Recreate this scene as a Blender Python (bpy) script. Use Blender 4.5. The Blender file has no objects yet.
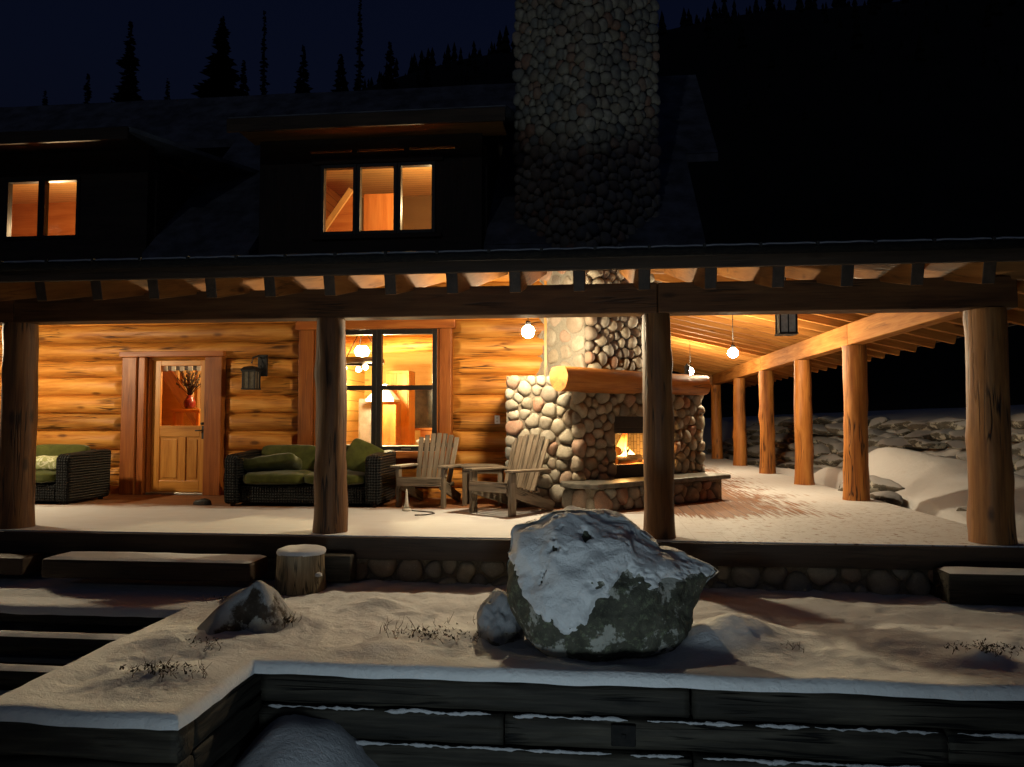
import bpy, bmesh, math, random
from mathutils import Vector, Matrix, noise
R = math.radians
random.seed(11)
sc = bpy.context.scene
col = sc.collection
V = Vector
def nz(x, y=0.0, z=0.0): return noise.noise(V((x, y, z)))
def smooth(a, b, x):
    t = max(0.0, min(1.0, (x - a) / (b - a))); return t * t * (3 - 2 * t)

# ------------------------------------------------------------------ render
sc.render.engine = 'CYCLES'
cy = sc.cycles
cy.use_denoising = True
try: cy.denoiser = 'OPENIMAGEDENOISE'
except Exception: pass
cy.max_bounces = 7; cy.diffuse_bounces = 4; cy.glossy_bounces = 3; cy.transparent_max_bounces = 12
cy.sample_clamp_indirect = 3.0
cy.caustics_reflective = False; cy.caustics_refractive = False
sc.view_settings.view_transform = 'Standard'
sc.view_settings.look = 'None'
sc.view_settings.exposure = 0; sc.view_settings.gamma = 1

# ------------------------------------------------------------------ camera
cam = bpy.data.cameras.new('camera'); camo = bpy.data.objects.new('camera', cam); col.objects.link(camo)
cam.sensor_width = 36; cam.lens = 740 / 1024 * 36; cam.clip_start = .05; cam.clip_end = 1500
camo.location = (0, 0, 1.1)
camo.rotation_euler = (R(90 + 2.9), 0, R(5.94))
sc.camera = camo

# ------------------------------------------------------------------ mesh builder
class MB:
    def __init__(s):
        s.v = []; s.f = []; s.g = []; s.t = []; s.sm = []; s.mi = []
    def add(s, verts, faces, gc=None, tone=None, sm=True, mi=0):
        n = len(s.v)
        if tone is None: tone = random.random()
        s.v += [tuple(p) for p in verts]
        s.g += [tuple(p) for p in (gc if gc is not None else verts)]
        s.t += [tone] * len(verts)
        for f in faces:
            s.f.append(tuple(i + n for i in f)); s.sm.append(sm); s.mi.append(mi)
    def box(s, c, size, M=None, tone=None, mi=0, sm=False):
        hx, hy, hz = size[0] / 2, size[1] / 2, size[2] / 2
        loc = [V((x, y, z)) for x in (-hx, hx) for y in (-hy, hy) for z in (-hz, hz)]
        ax = max(range(3), key=lambda i: size[i])
        off = V((random.random() * 20, random.random() * 20, random.random() * 20))
        g = [V((p[ax], p[(ax + 1) % 3], p[(ax + 2) % 3])) + off for p in loc]
        c = V(c)
        w = [(M @ p if M else p) + c for p in loc]
        s.add(w, [(0, 1, 3, 2), (4, 6, 7, 5), (0, 4, 5, 1), (2, 3, 7, 6), (0, 2, 6, 4), (1, 5, 7, 3)], g, tone, sm, mi)
    def span(s, a, b, tone=None, mi=0):
        s.box([(a[i] + b[i]) / 2 for i in range(3)], [abs(b[i] - a[i]) for i in range(3)], None, tone, mi)
    def bar(s, p0, p1, w, h, up=(0, 0, 1), tone=None, mi=0):
        p0 = V(p0); p1 = V(p1); d = p1 - p0; L = d.length; x = d.normalized()
        y = V(up).cross(x)
        if y.length < 1e-5: y = V((0, 1, 0)).cross(x)
        y.normalize(); z = x.cross(y)
        M = Matrix((x, y, z)).transposed()
        s.box((p0 + p1) / 2, (L, w, h), M, tone, mi)
    def log(s, p0, p1, r0, r1=None, seg=16, step=.2, wob=.008, tone=None, mi=0, capmi=None, flare=0, bulge=0.0, flat=None, cut=(0, 0)):
        if r1 is None: r1 = r0
        p0 = V(p0); p1 = V(p1); d = p1 - p0; L = d.length; x = d.normalized()
        a = V((0, 0, 1)) if abs(x.z) < .9 else V((1, 0, 0))
        y = a.cross(x).normalized(); z = x.cross(y)
        ts = {i / max(2, int(L / step)) for i in range(max(2, int(L / step)) + 1)}
        for e_ in range(2):
            if cut[e_]: ts |= {min(1, max(0, (k_ * .02 / L) if e_ == 0 else 1 - k_ * .02 / L)) for k_ in range(1, 10)}
        ts = sorted(ts); n = len(ts) - 1; o = V((random.random() * 50, random.random() * 50, random.random() * 50))
        vs = []; gs = []
        for i in range(n + 1):
            t = ts[i]; r = r0 + (r1 - r0) * t
            sw = V((0, nz(t * L * .5 + o.x, o.y) * wob * 2, nz(t * L * .5 + o.z, o.y) * wob * 2))
            fl = flare * max(0, 1 - t * L / .3) ** 2
            for k in range(seg):
                an = 2 * math.pi * k / seg
                rr = r + fl + wob * (nz(t * L * 1.3 + o.x, math.cos(an) * .8 + o.y, math.sin(an) * .8 + o.z)) * 1.6
                rr += bulge * max(0, nz(t * L * 2.7 + o.z, math.cos(an) * 1.2 + o.x, math.sin(an) * 1.2)) ** 2
                q = (math.cos(an) * rr, math.sin(an) * rr)
                if flat is not None: q = (q[0], min(q[1], flat + .004 * nz(t * L * 5, o.x)))
                pt_ = p0 + x * (t * L) + y * (q[0] + sw.y) + z * (q[1] + sw.z)
                for e_ in range(2):
                    d_ = t * L if e_ == 0 else L - t * L
                    if cut[e_] and d_ < .15: pt_.y = max(pt_.y, p0.y - r0 - .012 + (.15 - d_) * .75)
                vs.append(pt_)
                gs.append(V((t * L, q[0], q[1])) + o)
        fs = []
        for i in range(n):
            for k in range(seg):
                k2 = (k + 1) % seg
                fs.append((i * seg + k, i * seg + k2, (i + 1) * seg + k2, (i + 1) * seg + k))
        s.add(vs, fs, gs, tone, True, mi)
        cm = mi if capmi is None else capmi
        t2 = s.t[-1]
        for i, rev in ((0, True), (n, False)):
            ring = [vs[i * seg + k] for k in range(seg)]
            idx = list(range(seg))
            if rev: idx = idx[::-1]
            g2 = [V((0, (p - (p0 if rev else p1)).dot(y), (p - (p0 if rev else p1)).dot(z))) + o for p in ring]
            s.add(ring, [tuple(idx)], g2, t2, False, cm)
    def tube(s, pts, r, seg=6, tone=None, mi=0, cap=True):
        pts = [V(p) for p in pts]; n = len(pts); vs = []; gs = []; ln = 0
        rr = r if isinstance(r, (list, tuple)) else [r] * n
        for i, p in enumerate(pts):
            d = (pts[min(n - 1, i + 1)] - pts[max(0, i - 1)]).normalized()
            a = V((0, 0, 1)) if abs(d.z) < .95 else V((1, 0, 0))
            y = a.cross(d).normalized(); z = d.cross(y)
            if i: ln += (p - pts[i - 1]).length
            for k in range(seg):
                an = 2 * math.pi * k / seg
                vs.append(p + y * math.cos(an) * rr[i] + z * math.sin(an) * rr[i]); gs.append((ln, math.cos(an) * rr[i], math.sin(an) * rr[i]))
        fs = [(i * seg + k, i * seg + (k + 1) % seg, (i + 1) * seg + (k + 1) % seg, (i + 1) * seg + k) for i in range(n - 1) for k in range(seg)]
        if cap: fs += [tuple(range(seg))[::-1], tuple((n - 1) * seg + k for k in range(seg))]
        s.add(vs, fs, gs, tone, True, mi)
    def lathe(s, prof, c, seg=20, tone=None, mi=0, M=None):
        c = V(c); vs = []
        for r, z in prof:
            for k in range(seg):
                an = 2 * math.pi * k / seg
                p = V((r * math.cos(an), r * math.sin(an), z)); vs.append((M @ p if M else p) + c)
        n = len(prof)
        fs = [(i * seg + k, i * seg + (k + 1) % seg, (i + 1) * seg + (k + 1) % seg, (i + 1) * seg + k) for i in range(n - 1) for k in range(seg)]
        fs += [tuple(range(seg))[::-1], tuple((n - 1) * seg + k for k in range(seg))]
        s.add(vs, fs, None, tone, True, mi)
    def poly(s, pts, z0, z1, tone=None, mi=0):      # horizontal polygon extruded in z
        n = len(pts)
        vs = [V((p[0], p[1], z0)) for p in pts] + [V((p[0], p[1], z1)) for p in pts]
        fs = [tuple(range(n))[::-1], tuple(range(n, 2 * n))] + [(i, (i + 1) % n, n + (i + 1) % n, n + i) for i in range(n)]
        s.add(vs, fs, None, tone, False, mi)
    def sheet(s, top, th, tone=None, mi=0, gdir=None):        # polygon in 3d thickened downward
        n = len(top); top = [V(p) for p in top]
        vs = top + [p - V((0, 0, th)) for p in top]
        gd = V(gdir or (1, 0, 0)).normalized(); gy = V((0, 0, 1)).cross(gd)
        gs = [V((p.dot(gd), p.dot(gy), p.z)) for p in vs]
        fs = [tuple(range(n)), tuple(range(n, 2 * n))[::-1]] + [(i, n + i, n + (i + 1) % n, (i + 1) % n) for i in range(n)]
        s.add(vs, fs, gs, tone, False, mi)
    def build(s, name, mat, parent=None, bevel=0, seg=2):
        me = bpy.data.meshes.new(name)
        me.from_pydata(s.v, [], s.f)
        me.attributes.new('gc', 'FLOAT_VECTOR', 'POINT').data.foreach_set('vector', [c for g in s.g for c in g])
        me.attributes.new('tone', 'FLOAT', 'POINT').data.foreach_set('value', s.t)
        me.polygons.foreach_set('use_smooth', s.sm); me.polygons.foreach_set('material_index', s.mi)
        bm = bmesh.new(); bm.from_mesh(me); bmesh.ops.recalc_face_normals(bm, faces=bm.faces); bm.to_mesh(me); bm.free()
        for m in (mat if isinstance(mat, (list, tuple)) else [mat]): me.materials.append(m)
        me.update()
        o = bpy.data.objects.new(name, me); col.objects.link(o)
        if parent: o.parent = parent
        if bevel:
            b = o.modifiers.new('bevel', 'BEVEL'); b.width = bevel; b.segments = seg; b.limit_method = 'ANGLE'; b.angle_limit = R(50)
        return o

def thing(name, label, cat, loc=(0, 0, 0), rz=0, group=None):
    o = bpy.data.objects.new(name, None); col.objects.link(o); o.empty_display_size = .1
    o.location = loc; o.rotation_euler = (0, 0, rz); o['label'] = label; o['category'] = cat
    if group: o['group'] = group
    return o
def tag(o, label, cat, group=None):
    o['label'] = label; o['category'] = cat
    if group: o['group'] = group
    return o
def struct(o): o['kind'] = 'structure'; return o
def dup(root, loc, rz, label, group=None, scale=None):
    r = root.copy(); col.objects.link(r); r.location = loc; r.rotation_euler = (0, 0, rz); r['label'] = label
    if group: r['group'] = group
    if scale: r.scale = (scale,) * 3
    for ch in list(root.children):
        c = ch.copy(); col.objects.link(c); c.parent = r
        for g in list(ch.children):
            d = g.copy(); col.objects.link(d); d.parent = c
    return r

# ------------------------------------------------------------------ materials
class NT:
    def __init__(s, name):
        s.m = bpy.data.materials.new(name); s.m.use_nodes = True
        s.t = s.m.node_tree; s.t.nodes.clear()
        s.out = s.n('ShaderNodeOutputMaterial')
    def n(s, kind, **kw):
        x = s.t.nodes.new(kind)
        for k, v in kw.items(): setattr(x, k, v)
        return x
    def l(s, a, b): s.t.links.new(a, b)
    def val(s, sock, v):
        if hasattr(v, 'is_output'): s.l(v, sock)
        else: sock.default_value = v
    def math(s, op, a, b=0.0, clamp=False):
        x = s.n('ShaderNodeMath', operation=op, use_clamp=clamp); s.val(x.inputs[0], a); s.val(x.inputs[1], b); return x.outputs[0]
    def mix(s, f, a, b, blend='MIX'):
        x = s.n('ShaderNodeMixRGB', blend_type=blend); s.val(x.inputs[0], f)
        s.val(x.inputs[1], a if hasattr(a, 'is_output') else (*a, 1)); s.val(x.inputs[2], b if hasattr(b, 'is_output') else (*b, 1)); return x.outputs[0]
    def ramp(s, f, stops, interp='LINEAR'):
        x = s.n('ShaderNodeValToRGB'); s.val(x.inputs[0], f); cr = x.color_ramp; cr.interpolation = interp
        while len(cr.elements) < len(stops): cr.elements.new(.5)
        for e, (p, c) in zip(cr.elements, stops):
            e.position = p; e.color = (*c, 1) if len(c) == 3 else c
        return x.outputs[0]
    def mapr(s, f, a, b, c=0.0, d=1.0):
        x = s.n('ShaderNodeMapRange'); s.val(x.inputs[0], f)
        for i, q in enumerate((a, b, c, d)): x.inputs[i + 1].default_value = q
        return x.outputs[0]
    def attr(s, name): return s.n('ShaderNodeAttribute', attribute_name=name)
    def vec(s, v, sc_):
        x = s.n('ShaderNodeMapping'); s.l(v, x.inputs[0]); x.inputs[3].default_value = sc_; return x.outputs[0]
    def noise(s, v, scale=1, detail=4, rough=.55, dist=0):
        x = s.n('ShaderNodeTexNoise'); s.l(v, x.inputs['Vector']); x.inputs['Scale'].default_value = scale
        x.inputs['Detail'].default_value = detail; x.inputs['Roughness'].default_value = rough; x.inputs['Distortion'].default_value = dist
        return x.outputs[0]
    def bump(s, h, strength=.3, dist=.01, nrm=None):
        x = s.n('ShaderNodeBump'); s.l(h, x.inputs['Height']); x.inputs['Strength'].default_value = strength; x.inputs['Distance'].default_value = dist
        if nrm: s.l(nrm, x.inputs['Normal'])
        return x.outputs[0]
    def bsdf(s, colr, rough=.6, nrm=None, spec=.4, metal=0, **kw):
        b = s.n('ShaderNodeBsdfPrincipled')
        s.val(b.inputs['Base Color'], colr if hasattr(colr, 'is_output') else (*colr, 1)); s.val(b.inputs['Roughness'], rough)
        b.inputs['Specular IOR Level'].default_value = spec; b.inputs['Metallic'].default_value = metal
        if nrm: s.l(nrm, b.inputs['Normal'])
        for k, v in kw.items(): b.inputs[k].default_value = v
        return b.outputs[0]
    def done(s, sh): s.l(sh, s.out.inputs[0]); return s.m
    def obj(s): return s.n('ShaderNodeTexCoord').outputs['Object']

def wood(name, dark, mid, light, rough=.55, knots=.5, cracks=.5, bumps=.35, tonevar=.5, plank=None, spec=.3):
    m = NT(name); g = m.attr('gc').outputs['Vector']; tone = m.attr('tone').outputs['Fac']
    n1 = m.noise(m.vec(g, (1.0, 9, 9)), 1, 5, .6, .6)
    n2 = m.noise(m.vec(g, (2.2, 60, 60)), 1, 3, .6)
    f = m.math('ADD', m.math('MULTIPLY', n1, .7), m.math('MULTIPLY', n2, .3))
    c = m.ramp(f, [(.3, dark), (.48, mid), (.68, light)])
    big = m.noise(m.vec(g, (.9, 2.4, 2.4)), 1, 3, .6)
    c = m.mix(m.mapr(big, .56, .82), c, m.mix(.75, c, dark), 'MIX')
    tv = m.mapr(tone, 0, 1, 1 - tonevar * .6, 1 + tonevar * .25)
    c = m.mix(1, c, m.n('ShaderNodeCombineColor').outputs[0], 'MULTIPLY') if False else c
    cc = m.n('ShaderNodeCombineColor')
    for i in range(3): m.l(tv, cc.inputs[i])
    c = m.mix(1.0, c, cc.outputs[0], 'MULTIPLY')
    h = f
    if knots:
        vo = m.n('ShaderNodeTexVoronoi'); m.l(m.vec(g, (2.1, 5.5, 5.5)), vo.inputs['Vector']); vo.inputs['Scale'].default_value = 1
        k = m.mapr(m.math('ADD', vo.outputs['Distance'], m.math('MULTIPLY', n1, .12)), .15, .27, 1, 0)
        sel = m.math('GREATER_THAN', m.n('ShaderNodeSeparateColor').outputs[0], 2) if False else None
        sp = m.n('ShaderNodeSeparateColor'); m.l(vo.outputs['Color'], sp.inputs[0])
        k = m.math('MULTIPLY', k, m.math('GREATER_THAN', sp.outputs[0], 1 - knots * .5))
        c = m.mix(m.math('MULTIPLY', k, .8), c, tuple(x * .35 for x in dark))
    if cracks:
        cn = m.noise(m.vec(g, (.7, 16, 16)), 1, 2, .5, .3)
        ck = m.mapr(m.math('ABSOLUTE', m.math('SUBTRACT', cn, .5)), .008, .035, 1, 0)
        gate = m.mapr(m.noise(m.vec(g, (1.3, 3, 3)), 1, 1), .5, .6)
        ck = m.math('MULTIPLY', m.math('MULTIPLY', ck, gate), cracks, True)
        c = m.mix(ck, c, tuple(x * .18 for x in dark)); h = m.math('SUBTRACT', f, m.math('MULTIPLY', ck, .9))
    if plank:
        sx = m.n('ShaderNodeSeparateXYZ'); m.l(g, sx.inputs[0])
        pf = m.math('FRACT', m.math('DIVIDE', sx.outputs[1], plank))
        gr = m.math('LESS_THAN', m.math('ABSOLUTE', m.math('SUBTRACT', pf, .5)), .04)
        wn = m.n('ShaderNodeTexWhiteNoise', noise_dimensions='1D'); m.l(m.math('FLOOR', m.math('ADD', m.math('DIVIDE', sx.outputs[1], plank), .5)), wn.inputs['W'])
        c = m.mix(m.math('MULTIPLY', wn.outputs['Value'], .35), c, dark)
        c = m.mix(m.math('MULTIPLY', gr, .8), c, tuple(x * .2 for x in dark)); h = m.math('SUBTRACT', h, gr)
    return m.done(m.bsdf(c, rough, m.bump(h, bumps, .012), spec))

W_LOG = wood('honey_log', (.2, .058, .008), (.52, .20, .030), (.70, .345, .075), .5, .9, .9, .7, .6)
W_RAFT = wood('rafter_fir', (.22, .08, .018), (.44, .18, .042), (.56, .27, .075), .7, .3, .3, .3, spec=.08)
W_BEAMD = wood('weathered_shaded_beam', (.05, .02, .007), (.11, .046, .016), (.17, .076, .026), .6, .5, .7, .4)  # weathered tone, darkened further to stand in for shade on the front beam
W_POSTD = wood('weathered_shaded_post', (.055, .021, .007), (.12, .05, .016), (.2, .095, .032), .6, .8, .9, .6, .4)  # weathered tone, with the shade of the front posts put into it
W_GOLD = wood('golden_panel', (.42, .19, .03), (.56, .28, .05), (.64, .36, .09), .5, .3, 0, .2, .2, plank=.2)
W_YEL = wood('yellow_panel', (.48, .27, .05), (.62, .37, .08), (.7, .45, .13), .5, .3, 0, .2, .2, plank=.2)
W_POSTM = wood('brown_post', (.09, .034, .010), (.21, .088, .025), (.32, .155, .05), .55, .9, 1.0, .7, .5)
W_END = wood('log_end_grain', (.20, .06, .012), (.36, .14, .03), (.5, .24, .07), .6, 0, .4, .3)
W_POST = wood('peeled_post', (.15, .042, .008), (.36, .128, .024), (.52, .225, .052), .55, .8, .9, .6, .4)
W_BEAM = wood('sawn_beam', (.13, .048, .011), (.26, .105, .025), (.36, .165, .046), .6, .5, .5, .3)
W_DARK = wood('dark_stained_shade_board', (.028, .017, .010), (.05, .03, .018), (.075, .046, .028), .6, .2, .4, .3)  # stained boards, also used as painted shade on rafter ends
W_TRIM = wood('red_stained_trim', (.17, .042, .007), (.30, .085, .015), (.42, .145, .03), .45, .5, .4, .3)
W_DOOR = wood('fir_door', (.32, .11, .016), (.50, .205, .034), (.6, .28, .06), .4, 0, 0, .12, .15)
W_CEIL = wood('ceiling_board', (.07, .02, .004), (.12, .04, .008), (.16, .06, .014), .7, .5, .1, .3, .2, plank=.14, spec=.08)
W_PINE = wood('pine_panel', (.50, .28, .09), (.64, .40, .15), (.72, .48, .2), .5, .3, 0, .2, .2, plank=.16)
W_RED = wood('cherry_panel', (.33, .10, .02), (.46, .16, .035), (.55, .22, .06), .45, .3, 0, .2, .2)
W_GREY = wood('weathered_grey_board', (.06, .045, .03), (.17, .13, .09), (.3, .24, .175), .7, .2, .8, .6, .5)
W_TIMB = wood('old_black_timber', (.008, .007, .005), (.027, .023, .017), (.072, .063, .047), .75, .2, 1.0, 1.0, .6)
W_STUMP = wood('stump_bark', (.10, .075, .045), (.2, .15, .09), (.3, .24, .16), .75, .4, .8, .8)
W_BURN = wood('charred_log', (.01, .008, .006), (.05, .03, .018), (.16, .08, .03), .9, 0, .8, .8)

def stone_mat(name, tint=1.0):
    m = NT(name); t = m.attr('tone').outputs['Fac']; o = m.obj()
    g = lambda c: tuple(x * tint for x in c)
    c = m.ramp(t, [(0, g((.24, .215, .175))), (.16, g((.38, .33, .245))), (.3, g((.19, .185, .17))), (.42, g((.33, .27, .185))), (.55, g((.44, .39, .31))), (.66, g((.24, .175, .12))), (.76, g((.15, .165, .165))), (.86, g((.36, .32, .25))), (.94, g((.33, .15, .09))), (1, g((.38, .24, .165)))])
    n1 = m.noise(o, 14, 5, .65); n2 = m.noise(o, 70, 4, .7)
    c = m.mix(m.mapr(n1, .3, .7, 0, .7), c, g((.18, .15, .11)))
    c = m.mix(m.mapr(n2, .55, .75, 0, .35), c, g((.62, .58, .5)))
    h = m.math('ADD', n1, m.math('MULTIPLY', n2, .35))
    return m.done(m.bsdf(c, .7, m.bump(h, .5, .012), .35))
STONE = stone_mat('river_stone'); STONEC = stone_mat('chimney_stone', 1.1)
def simple(name, c1, c2, scale=20, rough=.7, b=.3, spec=.3, metal=0, detail=5):
    m = NT(name); o = m.obj(); n = m.noise(o, scale, detail, .6)
    return m.done(m.bsdf(m.ramp(n, [(.35, c1), (.65, c2)]), rough, m.bump(n, b, .01), spec, metal))
MORTAR = simple('mortar', (.13, .105, .075), (.22, .185, .135), 40, .9, .5)
MORTAR_D = simple('dark_mortar', (.03, .027, .022), (.06, .053, .043), 40, .9, .5)
MORTAR_P = simple('pale_mortar', (.20, .18, .14), (.27, .245, .195), 40, .9, .4)
SLATE = simple('hearth_slate', (.055, .053, .046), (.14, .13, .11), 9, .45, .35)
IRON = simple('black_iron', (.008, .008, .009), (.02, .019, .018), 60, .5, .15, .4)
GUTTER = simple('matte_gutter', (.008, .008, .009), (.018, .017, .016), 30, .9, .1, .05)
FRAME = simple('dark_bronze_frame', (.012, .011, .010), (.02, .018, .016), 30, .4, .05)
BLACK = simple('soot_notch_black', (.006, .006, .006), (.015, .013, .012), 20, .9, .3)
BRICK = None
def brick():
    m = NT('firebrick'); o = m.attr('gc').outputs['Vector']
    b = m.n('ShaderNodeTexBrick'); m.l(o, b.inputs['Vector']); b.inputs['Scale'].default_value = 5
    b.inputs['Color1'].default_value = (.42, .33, .2, 1); b.inputs['Color2'].default_value = (.34, .25, .15, 1); b.inputs['Mortar'].default_value = (.12, .09, .06, 1)
    return m.done(m.bsdf(b.outputs[0], .85, m.bump(b.outputs[1], .3, .01)))
BRICK = brick()
def snow_mat(name, base=(.60, .60, .62), flecks=False):
    m = NT(name); o = m.obj()
    n1 = m.noise(o, 5, 4, .5); n2 = m.noise(o, 45, 5, .7); n3 = m.noise(o, 260, 2, .6)
    c = m.mix(m.mapr(n1, .4, .7, 0, .22), base, tuple(x * .86 for x in base))
    d = m.mapr(m.noise(o, 3.1, 6, .75, .5), .63, .74, 0, .35); c = m.mix(d, c, (.3, .26, .2))
    n4 = m.noise(m.vec(o, (1, 1.6, 1)), 17, 5, .65, .4)
    h = m.math('ADD', m.math('ADD', m.math('MULTIPLY', n1, .6), m.math('MULTIPLY', n4, .8)), m.math('ADD', m.math('MULTIPLY', n2, .5), m.math('MULTIPLY', n3, .35)))
    return m.done(m.bsdf(c, .75, m.bump(h, .8, .03), .2, **{'Subsurface Weight': 0.0}))
SNOW = snow_mat('snow')
SNOWT = snow_mat('terrace_snow', (.86, .86, .86))
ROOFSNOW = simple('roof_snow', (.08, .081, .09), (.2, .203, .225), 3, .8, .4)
def deck_mat():
    m = NT('snowy_deck'); o = m.obj()
    s = m.n('ShaderNodeSeparateXYZ'); m.l(o, s.inputs[0]); X, Y = s.outputs[0], s.outputs[1]
    side = m.math('GREATER_THAN', X, .9)
    # board coordinate
    bc = m.math('ADD', m.math('MULTIPLY', X, side), m.math('MULTIPLY', Y, m.math('SUBTRACT', 1, side)))
    pf = m.math('FRACT', m.math('DIVIDE', bc, .14)); gap = m.math('LESS_THAN', pf, .06)
    v1 = m.noise(m.vec(o, (1.2, 26, 1)), 1, 5, .6); v2 = m.noise(m.vec(o, (26, 1.2, 1)), 1, 5, .6)
    mixn = m.n('ShaderNodeMix'); m.l(side, mixn.inputs[0]); m.l(v1, mixn.inputs[2]); m.l(v2, mixn.inputs[3]); st = mixn.outputs[0]
    wn = m.n('ShaderNodeTexWhiteNoise', noise_dimensions='1D'); m.l(m.math('FLOOR', m.math('DIVIDE', bc, .14)), wn.inputs['W'])
    wc = m.ramp(st, [(.3, (.13, .05, .02)), (.6, (.29, .13, .055)), (.75, (.4, .21, .1))])
    wc = m.mix(m.math('MULTIPLY', wn.outputs['Value'], .4), wc, (.16, .06, .025))
    wc = m.mix(m.math('MULTIPLY', gap, .85), wc, (.02, .01, .006))
    a = m.mapr(m.math('ADD', Y, m.math('MULTIPLY', side, .35)), 8.65, 9.5); b = m.mapr(X, 1.7, 3.5, 1, 0)
    # wood close to the house and hearth
    bare = m.math('MULTIPLY', a, b)
    big = m.noise(o, 1.6, 4, .6)
    bare = m.math('ADD', bare, m.math('MULTIPLY', m.math('SUBTRACT', st, .5), 2.0))
    bare = m.math('ADD', bare, m.math('MULTIPLY', m.math('SUBTRACT', big, .5), .9))
    bare = m.mapr(bare, .40, .70)
    fl = m.mapr(m.noise(m.vec(o, (9, 14, 1)), 1, 5, .75, .4), .565, .62)
    fl = m.math('MULTIPLY', fl, m.mapr(X, .6, 1.6)); fl = m.math('MULTIPLY', fl, m.mapr(Y, 11.5, 9.0, 0, .75))
    bare = m.math('MAXIMUM', bare, fl)
    n2 = m.noise(o, 50, 5, .7); n1 = m.noise(o, 4, 4, .5)
    snow = m.mix(m.mapr(n1, .35, .7, 0, .3), (.62, .62, .63), (.5, .48, .46))
    snow = m.mix(m.math('MULTIPLY', m.math('MULTIPLY', gap, m.mapr(st, .4, .6)), .35), snow, (.3, .25, .2))
    c = m.mix(bare, snow, wc)
    h = m.math('ADD', m.math('MULTIPLY', m.math('SUBTRACT', 1, bare), 1.2), m.math('ADD', m.math('MULTIPLY', n2, .3), m.math('MULTIPLY', gap, -.5)))
    return m.done(m.bsdf(c, .7, m.bump(h, .6, .012), .25))
DECK = deck_mat()
def boulder_mat(name, snowy=None, dark=(.028, .027, .021), mid=(.085, .082, .06), lich=(.18, .2, .12)):
    m = NT(name); o = m.obj()
    n1 = m.noise(o, 5, 7, .7, .3); n2 = m.noise(o, 22, 6, .7); n3 = m.noise(o, 2.6, 5, .7)
    c = m.ramp(n1, [(.3, dark), (.55, mid), (.75, tuple(x * 1.6 for x in mid))])
    c = m.mix(m.mapr(n2, .52, .64, 0, .7), c, lich)
    c = m.mix(m.mapr(m.math('ADD', n3, m.math('MULTIPLY', n2, .12)), .585, .62, 0, .85), c, (.42, .41, .36))
    h = m.math('ADD', n1, m.math('MULTIPLY', n2, .5))
    if snowy is not None:
        ge = m.n('ShaderNodeNewGeometry'); sx = m.n('ShaderNodeSeparateXYZ'); m.l(ge.outputs['Normal'], sx.inputs[0])
        k = m.math('ADD', sx.outputs[2], m.math('MULTIPLY', m.math('SUBTRACT', n1, .5), 1.1))
        k = m.mapr(k, snowy, snowy + .14)
        c = m.mix(k, c, (.29, .29, .30))
    return m.done(m.bsdf(c, .85, m.bump(h, .8, .03), .25))
BOULDER = boulder_mat('mossy_boulder'); ROCK = boulder_mat('snowy_rock', .42, (.05, .047, .04), (.11, .1, .085), (.16, .145, .115))
ROCKD = boulder_mat('shaded_drift_rock', .34, (.03, .022, .016), (.06, .045, .033), (.09, .07, .052))  # dark steep faces stand in for the drift's shaded side
ROCKS = boulder_mat('snowed_over_rock', -.25, (.06, .05, .04), (.13, .11, .09), (.2, .18, .14))
ROCKW = boulder_mat('mostly_snowy_rock', .2, (.06, .05, .04), (.13, .11, .09), (.2, .18, .14))
def fabric(name, c1, c2, patt=None):
    m = NT(name); o = m.obj(); n = m.noise(o, 9, 4, .6); w = m.noise(o, 320, 2, .5)
    c = m.ramp(n, [(.3, c1), (.7, c2)])
    if patt:
        c = m.mix(m.mapr(m.noise(o, 11, 2, .5, 2.0), .52, .56), c, patt)
    h = m.math('ADD', n, m.math('MULTIPLY', w, .25))
    return m.done(m.bsdf(c, .9, m.bump(h, .4, .01), .15, **{'Sheen Weight': .15}))
GREEN = fabric('olive_cushion', (.04, .045, .007), (.075, .08, .014))
GREEN2 = fabric('dark_olive_pillow', (.03, .034, .006), (.055, .06, .012))
PATT = fabric('patterned_bolster', (.24, .26, .1), (.36, .36, .17), (.6, .6, .42))
CREAM = fabric('cream_throw', (.5, .44, .33), (.62, .56, .44))
def wicker():
    m = NT('black_wicker'); o = m.obj()
    w1 = m.n('ShaderNodeTexWave', bands_direction='X'); w2 = m.n('ShaderNodeTexWave', bands_direction='Z')
    for w in (w1, w2): m.l(o, w.inputs[0]); w.inputs['Scale'].default_value = 9; w.inputs['Distortion'].default_value = 1.2
    h = m.math('ADD', w1.outputs['Fac'], w2.outputs['Fac'])
    return m.done(m.bsdf(m.ramp(h, [(.2, (.001, .001, .001)), (.9, (.012, .013, .014))]), .6, m.bump(h, 1.0, .02), .12))
WICKER = wicker()
def glass(name='window_glass', f=.07, tint=(1, 1, 1)):
    m = NT(name); t = m.n('ShaderNodeBsdfTransparent'); t.inputs[0].default_value = (*tint, 1)
    g = m.n('ShaderNodeBsdfGlossy'); g.inputs['Roughness'].default_value = .03
    x = m.n('ShaderNodeMixShader'); x.inputs[0].default_value = f; m.l(t.outputs[0], x.inputs[1]); m.l(g.outputs[0], x.inputs[2])
    return m.done(x.outputs[0])
GLASS = glass()
def emit(name, c, s):
    m = NT(name); e = m.n('ShaderNodeEmission'); e.inputs[0].default_value = (*c, 1); e.inputs[1].default_value = s
    return m.done(e.outputs[0])
WARM = (1, .82, .53)
BULB = emit('lit_bulb', WARM, 1260)
BULB_S = emit('lit_small_bulb', (1, .74, .42), 60)
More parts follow.
